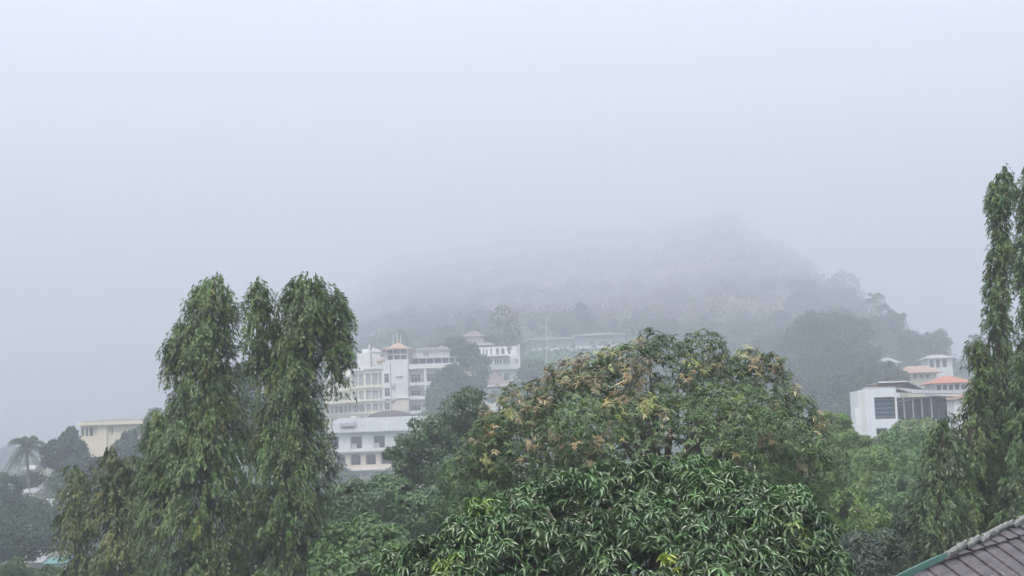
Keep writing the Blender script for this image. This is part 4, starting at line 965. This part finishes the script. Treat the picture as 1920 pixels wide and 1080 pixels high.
# right: bamboo-like light green masses
rng = np.random.default_rng(34)
BG = [(1590, 850, 62, 45, 50), (1640, 890, 60, 60, 60), (1700, 860, 64, 60, 55), (1560, 800, 66, 38, 30), (1735, 900, 60, 50, 70), (1690, 940, 58, 60, 60), (1600, 930, 55, 60, 60)]
broad_tree('leafy_tree', 'light green tree between the flowering mango and the modern white building', 'tree', BG[:2] + BG[3:4], rng, 30000, .17, (.105, .19, .032), T=T_SLIM, width=.3, droop=.8, per=14, frac=.28, patch=(.18, .24, .05))
broad_tree('leafy_tree', 'mid green rounded tree in front of the modern white building', 'tree', BG[2:3] + BG[4:6], rng, 30000, .17, (.085, .165, .04), T=T_SLIM, width=.3, droop=.8, per=14, frac=.28)
broad_tree('leafy_tree', 'pale green tree at the foot of the modern white building', 'tree', [(1660, 845, 95, 45, 30), (1720, 815, 98, 40, 30), (1760, 830, 92, 40, 40)], rng, 14000, .28, (.14, .22, .06), T=T_SLIM, width=.4, per=12)
broad_tree('leafy_tree', 'yellow green arching tree above the dark gap right of the foreground mango', 'tree', [(1530, 930, 44, 60, 70), (1590, 960, 42, 50, 50), (1640, 990, 40, 45, 40), (1490, 880, 45, 60, 60)], rng, 24000, .15, (.11, .19, .03), T=T_SLIM, width=.26, droop=.9, per=12, frac=.3)
broad_tree('leafy_tree', 'low tree in the gap between the foreground mango and the tiled roof, deep shade put into its leaf colour', 'tree', [(1640, 1060, 34, 80, 60), (1720, 1020, 36, 60, 60), (1600, 1120, 32, 90, 60)], rng, 20000, .15, (.04, .07, .035), T=T_SLIM, width=.3, droop=.7, per=10)  # dark leaf tint stands in for the deep shade of the gap
# far left valley trees
rng = np.random.default_rng(35)
VL = [('hazy tree at the left edge below the palm', [(0, 915, 150, 45, 26), (-30, 930, 150, 60, 50)], 9000, .4, (.05, .10, .045)),
      ('hazy flat topped tree left of the cream building', [(125, 850, 170, 45, 35), (150, 880, 168, 40, 35), (116, 868, 172, 24, 16)], 10000, .42, (.035, .07, .045)),
      ('small pointed hazy tree on the skyline left of the cream building', [(134, 812, 185, 13, 10), (134, 822, 185, 15, 10)], 1800, .35, (.035, .07, .045)),
      ('hazy tree in front of the cream building, right side', [(262, 830, 180, 36, 32), (235, 860, 178, 40, 34), (290, 800, 182, 24, 22), (280, 870, 178, 50, 40)], 11000, .42, (.045, .09, .045)),
      ('hazy tree below the pale grey valley roof', [(60, 985, 125, 70, 40), (110, 960, 128, 40, 30), (10, 1000, 125, 60, 40)], 11000, .33, (.045, .085, .042)),
      ('low hazy tree hiding the walls of the houses under the palm', [(46, 948, 155, 30, 18), (84, 966, 150, 30, 16), (20, 955, 152, 24, 20), (112, 905, 158, 22, 22), (56, 900, 178, 26, 14)], 7000, .38, (.05, .09, .045)),
      ('wide dark hazy tree below the valley houses', [(40, 1025, 105, 60, 28), (100, 1005, 108, 40, 30), (-10, 1020, 105, 50, 30)], 9000, .3, (.036, .07, .04)),
      ('green hedge-like tree crown in the lower left corner', [(20, 1090, 75, 60, 34), (90, 1095, 75, 60, 30), (150, 1110, 74, 50, 30)], 14000, .22, (.06, .105, .038)),
      ('hazy tree between the two tallest column trees', [(468, 745, 120, 22, 40), (480, 800, 118, 30, 60), (455, 700, 125, 18, 22)], 6000, .33, (.05, .09, .045)),
      ('hazy tree behind the cream building roof', [(305, 790, 240, 30, 26), (300, 830, 240, 34, 30)], 3500, .5, (.045, .085, .045))]
for lab, bl, n_, lf, tc_ in VL:
    broad_tree('valley_tree', lab, 'tree', bl, rng, n_, lf, tc_, mat=M_LEAF_FAR, per=12, frac=.3, width=.6)

# palms
def palm(name, label, px, py, D, basepx, Rm, rng, nf=22, tint=(.05, .075, .04), group=None, lean=0):
    c = P(px, py, D); bx = P(basepx, 1000, D).x; g = gzf(bx, D); root = thing(name, (bx, D, g), label, 'palm', group)
    Lf = Leaves()
    for i in range(nf):
        a = i * 2.4 + rng.uniform(-.2, .2); el = math.radians(rng.uniform(-35, 65) if i > 3 else 75); L = Rm * rng.uniform(.85, 1.15)
        h = np.array([math.cos(a), math.sin(a), 0]); K = 26; t = np.linspace(0.05, 1, K)
        r = L * (t * math.cos(el) + .12 * t * t); z = L * (t * math.sin(el) - (.62 + .25 * math.cos(el)) * t ** 2.4)
        p = np.array(tuple(c)) + h * r[:, None] + np.stack([0 * t, 0 * t, z], 1); dd = np.gradient(p, axis=0); sd = np.cross(unit(dd), [0, 0, 1.]); sd = unit(sd)
        ll = L * .26 * np.sin(np.clip(t * 2.6 + .35, 0, 3.0)) + .08
        for s in (-1, 1):
            d = unit(sd * s + unit(dd) * .5 + np.array([0, 0, -.75])); Lf.add(T_SLIM, p, d, unit(np.cross(d, unit(dd)) * s), ll, L * .022, tintvar(tint, K, rng, .2))
        Lf.add(T_CARD, p[:-1], dd[:-1], np.tile([0, 0, 1.], (K - 1, 1)), np.linalg.norm(dd[:-1], axis=1) * 1.3, .05 * Rm / 3, tintvar((.12, .14, .06), K - 1, rng))
    link('crown', Lf.mesh('crown', (bx, D, g)), M_LEAF_FAR, root)
    k = 9; pts = [Vector((bx, D, g - .3)).lerp(c, j / (k - 1)) + Vector((math.sin(j / (k - 1) * 3.14) * lean, 0, 0)) for j in range(k)]
    MB().tube(pts, [.24 - .012 * j for j in range(k)], 8).build('trunk', M_PBARK, root, True)
    return root
rng = np.random.default_rng(41)
palm('coconut_palm', 'coconut palm with drooping fronds standing over the left valley', 50, 838, 175, 64, 3.3, rng, 26)
broad_tree('drooping_tree', 'tall dark drooping tree on a thin bare trunk before the white hillside building', 'tree',
    [(945, 592, 335, 22, 24), (926, 622, 335, 14, 28), (955, 628, 335, 12, 30), (962, 606, 335, 14, 24)], rng, 1500, .6, (.10, .10, .085), mat=M_LEAF_FAR, droop=1.6, base=(P(980, 745, 335).x, 335), width=.4)
palm('coconut_palm', 'palm on the hazy ridge, upper of the right slope', 1640, 562, 470, 1642, 6, rng, 18)
palm('coconut_palm', 'palm on the hazy ridge just right of and below the upper one', 1655, 580, 460, 1658, 5, rng, 16)
palm('coconut_palm', 'faint palm on top of the hill', 1375, 412, 1440, 1374, 13, rng, 18)
palm('coconut_palm', 'faint hazy palm just left of the short bushy column tree', 1828, 640, 330, 1832, 4, rng, 16)

# hazy named trees on the right slope
rng = np.random.default_rng(44)
HT = [('hazy round tree on the right skyline above the red roofs', [(1715, 650, 395, 30, 32), (1755, 655, 395, 28, 34), (1735, 680, 390, 45, 24), (1765, 628, 398, 12, 10)], 9000, .75),
      ('hazy tree leaning out over the skyline right of the ridge palms', [(1675, 605, 430, 20, 22), (1690, 598, 430, 10, 12), (1650, 620, 430, 26, 26), (1665, 645, 425, 22, 24)], 6000, .75),
      ('hazy tree bump on the ridge left of the ridge palms', [(1580, 530, 740, 26, 22), (1600, 552, 740, 20, 22), (1560, 545, 740, 24, 18)], 4000, .9),
      ('faint tree on the summit left of the summit palm', [(1345, 420, 1430, 22, 14), (1370, 432, 1430, 22, 14)], 3500, 1.1),
      ('big spreading hazy tree, uppermost of the dark mass right of the flowering mango', [(1540, 610, 345, 60, 30), (1590, 625, 340, 50, 30), (1500, 640, 345, 45, 28)], 13000, .65),
      ('big spreading hazy tree in the middle of the dark mass right of the flowering mango', [(1560, 680, 300, 60, 36), (1610, 665, 305, 45, 30), (1510, 700, 300, 45, 34)], 13000, .6),
      ('big hazy tree at the foot of the dark mass, left of the modern white building', [(1570, 745, 255, 60, 38), (1530, 735, 258, 40, 30), (1600, 720, 262, 50, 30), (1590, 775, 240, 45, 30)], 13000, .55),
      ('lighter hazy tree behind the modern building, left of the faded red roof', [(1650, 700, 262, 44, 24), (1630, 730, 240, 36, 26), (1680, 710, 258, 24, 16)], 9000, .5),
      ('hazy tree between the hotel and the white hillside building', [(855, 655, 325, 34, 20), (880, 672, 325, 26, 26), (820, 660, 322, 26, 12), (900, 690, 322, 22, 24)], 9000, .6),
      ('round hazy tree at the right end of the hotel balconies', [(850, 710, 285, 38, 24), (830, 735, 280, 30, 22), (880, 728, 285, 36, 24)], 9000, .55),
      ('hazy tree left of the pavilion wall at the hotel corner', [(815, 755, 275, 20, 26), (800, 790, 270, 24, 22)], 3500, .5),
      ('hazy green tree right of the pavilion', [(1000, 700, 335, 30, 26), (1030, 720, 330, 30, 22), (985, 735, 320, 36, 18)], 8000, .6),
      ('light hazy bush below the pavilion', [(960, 745, 295, 46, 14), (1010, 750, 290, 40, 16)], 5000, .5)]
for i, (lab, bl, n_, lf) in enumerate(HT):
    broad_tree('hillside_tree', lab, 'tree', bl, rng, n_, lf, (.045, .08, .05) if i < 10 else (.06, .12, .055), mat=M_LEAF_FAR, per=12, frac=.3, width=.6)

# repeated forest trees: five kinds built once, then copied over valley and hill
def proto(kind, rng):
    h, w = kind[0], kind[1]; z0 = 0
    if kind[2] == 'spread': B0 = np.array([(0, 0, h * .74, w, w, h * .20), (w * .5, .2, h * .66, w * .6, w * .6, h * .16), (-w * .5, -.2, h * .64, w * .6, w * .6, h * .18)])
    elif kind[2] == 'tall': B0 = np.array([(0, 0, h * .66, w * .7, w * .7, h * .30), (.3, 0, h * .42, w * .75, w * .75, h * .2)])
    else: B0 = np.array([(0, 0, h * .6, w, w, h * .38), (w * .4, 0, h * .42, w * .7, w * .7, h * .26), (-w * .4, .3, h * .45, w * .7, w * .7, h * .26)])
    B = lumpy(B0, rng, 12, .32); Lf = Leaves(); p, nr, bi = sample(B, 3800, rng, .75, 1.08, .7); q = len(p)
    d = unit(np.cross(nr, rdir(rng, q)) + nr * .4 + np.array([0, 0, -.4])); c = tintvar(kind[3], q, rng, .28) * (1 + np.random.RandomState(2).uniform(-.25, .25, len(B)))[bi][:, None]
    l = w * .17 * rng.uniform(.7, 1.3, q); Lf.add(T_CARD, p, d, unit(nr + rdir(rng, q) * .5), l, l * .7, c)
    root = thing('forest_tree', (0, 0, 0), 'x', 'tree')
    link('crown', Lf.mesh('crown', (0, 0, 0)), M_LEAF_FAR, root)
    trunk_mesh(root, (0, 0, -1), (0, 0, h * .65), .28, .1, [((0, 0, h * .4), (b[0], b[1], b[2] + b[5] * .4), .12) for b in B0], rng)
    return root
rng = np.random.default_rng(51)
KINDS = [(11, 4.6, 'spread', (.045, .08, .045)), (13, 3.6, 'tall', (.04, .075, .045)), (8, 3.6, 'round', (.055, .10, .05)), (9, 4.4, 'round', (.05, .085, .055)), (6, 3.0, 'round', (.08, .14, .06))]
protos = [proto(k, rng) for k in KINDS]; used = [False] * len(protos)
CLEAR = [(590, 870, 612, 915, 300), (855, 985, 608, 725, 360), (885, 975, 690, 742, 310), (985, 1180, 610, 660, 455), (1595, 1810, 700, 835, 150), (1740, 1840, 695, 745, 230), (1685, 1775, 678, 710, 265),
         (1730, 1800, 658, 692, 330), (145, 295, 778, 850, 230), (1015, 1035, 585, 690, 380), (0, 88, 800, 885, 500), (30, 106, 908, 950, 162), (1640, 1692, 664, 684, 300), (590, 650, 500, 760, 300), (440, 480, 480, 680, 400)]
def proj(x, y, z):
    v = CAMM.transposed() @ Vector((x, y, z - CZ)); return 960 + F * v.x / -v.z, 540 - F * v.y / -v.z
placed = 0
REG = [  # photo column range, distance range, count, label, group
 (-60, 620, 150, 620, 60, 'hazy tree of the far left valley woods', 'trees of the far left woods'),
 (640, 1150, 290, 520, 50, 'faint tree on the misty slope behind the hotel', 'trees on the slope behind the hotel'),
 (1100, 1480, 330, 500, 60, 'faint tree on the misty reddish slope above the flowering mango', 'trees on the reddish slope'),
 (1450, 1720, 300, 760, 72, 'hazy tree on the wooded right shoulder of the hill', 'trees on the right shoulder of the hill'),
 (1700, 2000, 170, 420, 26, 'hazy tree in the woods round the red roofed houses', 'trees round the red roofed houses'),
 (600, 1500, 90, 250, 24, 'tree filling the valley in front of the hotel', 'trees in the valley before the hotel')]
for (ua, ub, ra, rb, cnt, lab, grp) in REG:
    k = 0; tries = 0
    while k < cnt and tries < cnt * 14:
        tries += 1
        u = rng.uniform(ua, ub); r = ra + (rb - ra) * rng.uniform() ** .75; x = (u - 960) / F * r; z = gzf(x, r)
        ki = rng.choice(5, p=[.22, .18, .25, .2, .15]); s = rng.uniform(.6, 1.15) * (.75 if r > 410 else 1)
        if grp == 'trees on the reddish slope' and r > 520 and rng.uniform() < .45: s *= .6
        u0, vt = proj(x, r, z + KINDS[ki][0] * s); _, vb = proj(x, r, z); hw = KINDS[ki][1] * s * F / r * 1.2
        if any(u0 + hw > c[0] and u0 - hw < c[1] and vt < c[3] and r < c[4] + 14 for c in CLEAR): continue
        # keep clear of walls behind or in front
        if any(abs(r - c[4] - 5) < 14 and u0 + hw > c[0] and u0 - hw < c[1] for c in CLEAR): continue
        if grp.startswith('trees in the valley') and vt < 925: continue
        if grp == 'trees of the far left woods' and vt < 838: continue
        src = protos[ki]
        if not used[ki]: o = src; used[ki] = True
        else:
            o = src.copy(); S.collection.objects.link(o)
            for ch in src.children: c2 = ch.copy(); S.collection.objects.link(c2); c2.parent = o
        o.location = (x, r, z); o.rotation_euler = (0, 0, rng.uniform(0, 6.28)); o.scale = (s, s, s * rng.uniform(.85, 1.15)); tag(o, lab, 'tree', grp); k += 1

# undergrowth over valley floor and hill: uncountable
def undergrowth():
    rng = np.random.default_rng(61); n = 420000
    u = rng.uniform(-200, 2100, n); r = np.exp(rng.uniform(math.log(60), math.log(2200), n)); x = (u - 960) / F * r; z = gz(x, r)
    w = wob(np.stack([x, r, z], 1), .035, 9); red = (z > 58) & (u > 900) & (u < 1520)
    keep = (w > -.85) & ~(red & (w < .15) & (rng.uniform(size=n) < .8)); x, r, z, w = x[keep], r[keep], z[keep], w[keep]; q = len(x)
    pos = np.stack([x, r, z + rng.uniform(0, 1, q) ** 1.5 * (1.2 + np.clip(w, 0, 1) * 3 + 2.5 * np.clip(wob(np.stack([x, r, z], 1), .12, 19), 0, 1))], 1); sz = np.clip(r / 300, .5, 3.5) * rng.uniform(.6, 1.3, q)
    d = unit(rdir(rng, q) * np.array([1, 1, .5]) + np.array([0, 0, .3])); c = np.where((r < 520)[:, None], tintvar((.07, .13, .06), q, rng, .35), tintvar((.045, .08, .042), q, rng, .35)) * (1 + .25 * w[:, None])
    c = np.where((wob(pos, .02, 14) > .45)[:, None], tintvar((.07, .12, .05), q, rng, .25), c)
    Lf = Leaves(); Lf.add(T_CARD, pos, d, unit(rdir(rng, q) * .6 + np.array([0, -.4, .8])), sz, sz * .7, c)
    tag(link('undergrowth', Lf.mesh('undergrowth', (0, 0, 0)), M_LEAF_FAR), 'low green scrub and ground cover on the valley floor and hillside', 'undergrowth', kind='stuff')
undergrowth()
def distant_woods():
    rng = np.random.default_rng(71); n = 4200; K = 90
    u = rng.uniform(380, 1900, n); r = np.exp(rng.uniform(math.log(380), math.log(2300), n)); x = (u - 960) / F * r; z = gz(x, r)
    w = wob(np.stack([x, r, z], 1), .02, 9); red = (z > 62) & (u > 920) & (u < 1480)
    k = ~(red & (w < -.3) & (rng.uniform(size=n) < .5)); 
    k &= ~((u > 975) & (u < 1190) & (r < 470))
    for c in CLEAR: k &= ~((np.abs(r - c[4] - 5) < 14) & (u > c[0] - 30) & (u < c[1] + 30))
    x, r, z = x[k], r[k], z[k]; n = len(x)
    R0 = rng.uniform(1.8, 4.2, n) * (1 + np.clip(r - 500, 0, 2000) / 1400); H = R0 * rng.uniform(.6, 1.2, n)
    d = rdir(rng, n * K); d[:, 2] = np.abs(d[:, 2]) * 1.1 - .15; i = np.repeat(np.arange(n), K)
    lob = 1 + .35 * np.sin(d[:, 0] * 5 + i) * np.sin(d[:, 1] * 6 + i * 2) + .15 * rng.normal(size=n * K)
    p = np.stack([x[i], r[i], z[i]], 1) + d * (np.stack([R0, R0, H], 1)[i]) * lob[:, None] * rng.uniform(.7, 1.1, (n * K, 1)) + np.array([0, 0, 1.]) * (H[i] * .7)[:, None]
    tt = np.where(red[k][:, None], tintvar((.095, .07, .052), n, rng, .25, .12), tintvar((.045, .08, .045), n, rng, .3, .12))[i] * rng.uniform(.8, 1.2, (n * K, 1)); sz = R0[i] * .24 * rng.uniform(.7, 1.3, n * K)
    Lf = Leaves(); Lf.add(T_CARD, p, unit(rdir(rng, n * K) + d * .5), unit(d + rdir(rng, n * K) * .6), sz, sz * .75, tt)
    tag(link('distant_woods', Lf.mesh('distant_woods', (0, 0, 0)), M_LEAF_FAR), 'misty woods covering the hillside in one unbroken canopy', 'woods', kind='stuff')
distant_woods()
for pr, us in zip(protos, used):
    if not us:
        for ch in list(pr.children): bpy.data.objects.remove(ch)
        bpy.data.objects.remove(pr)
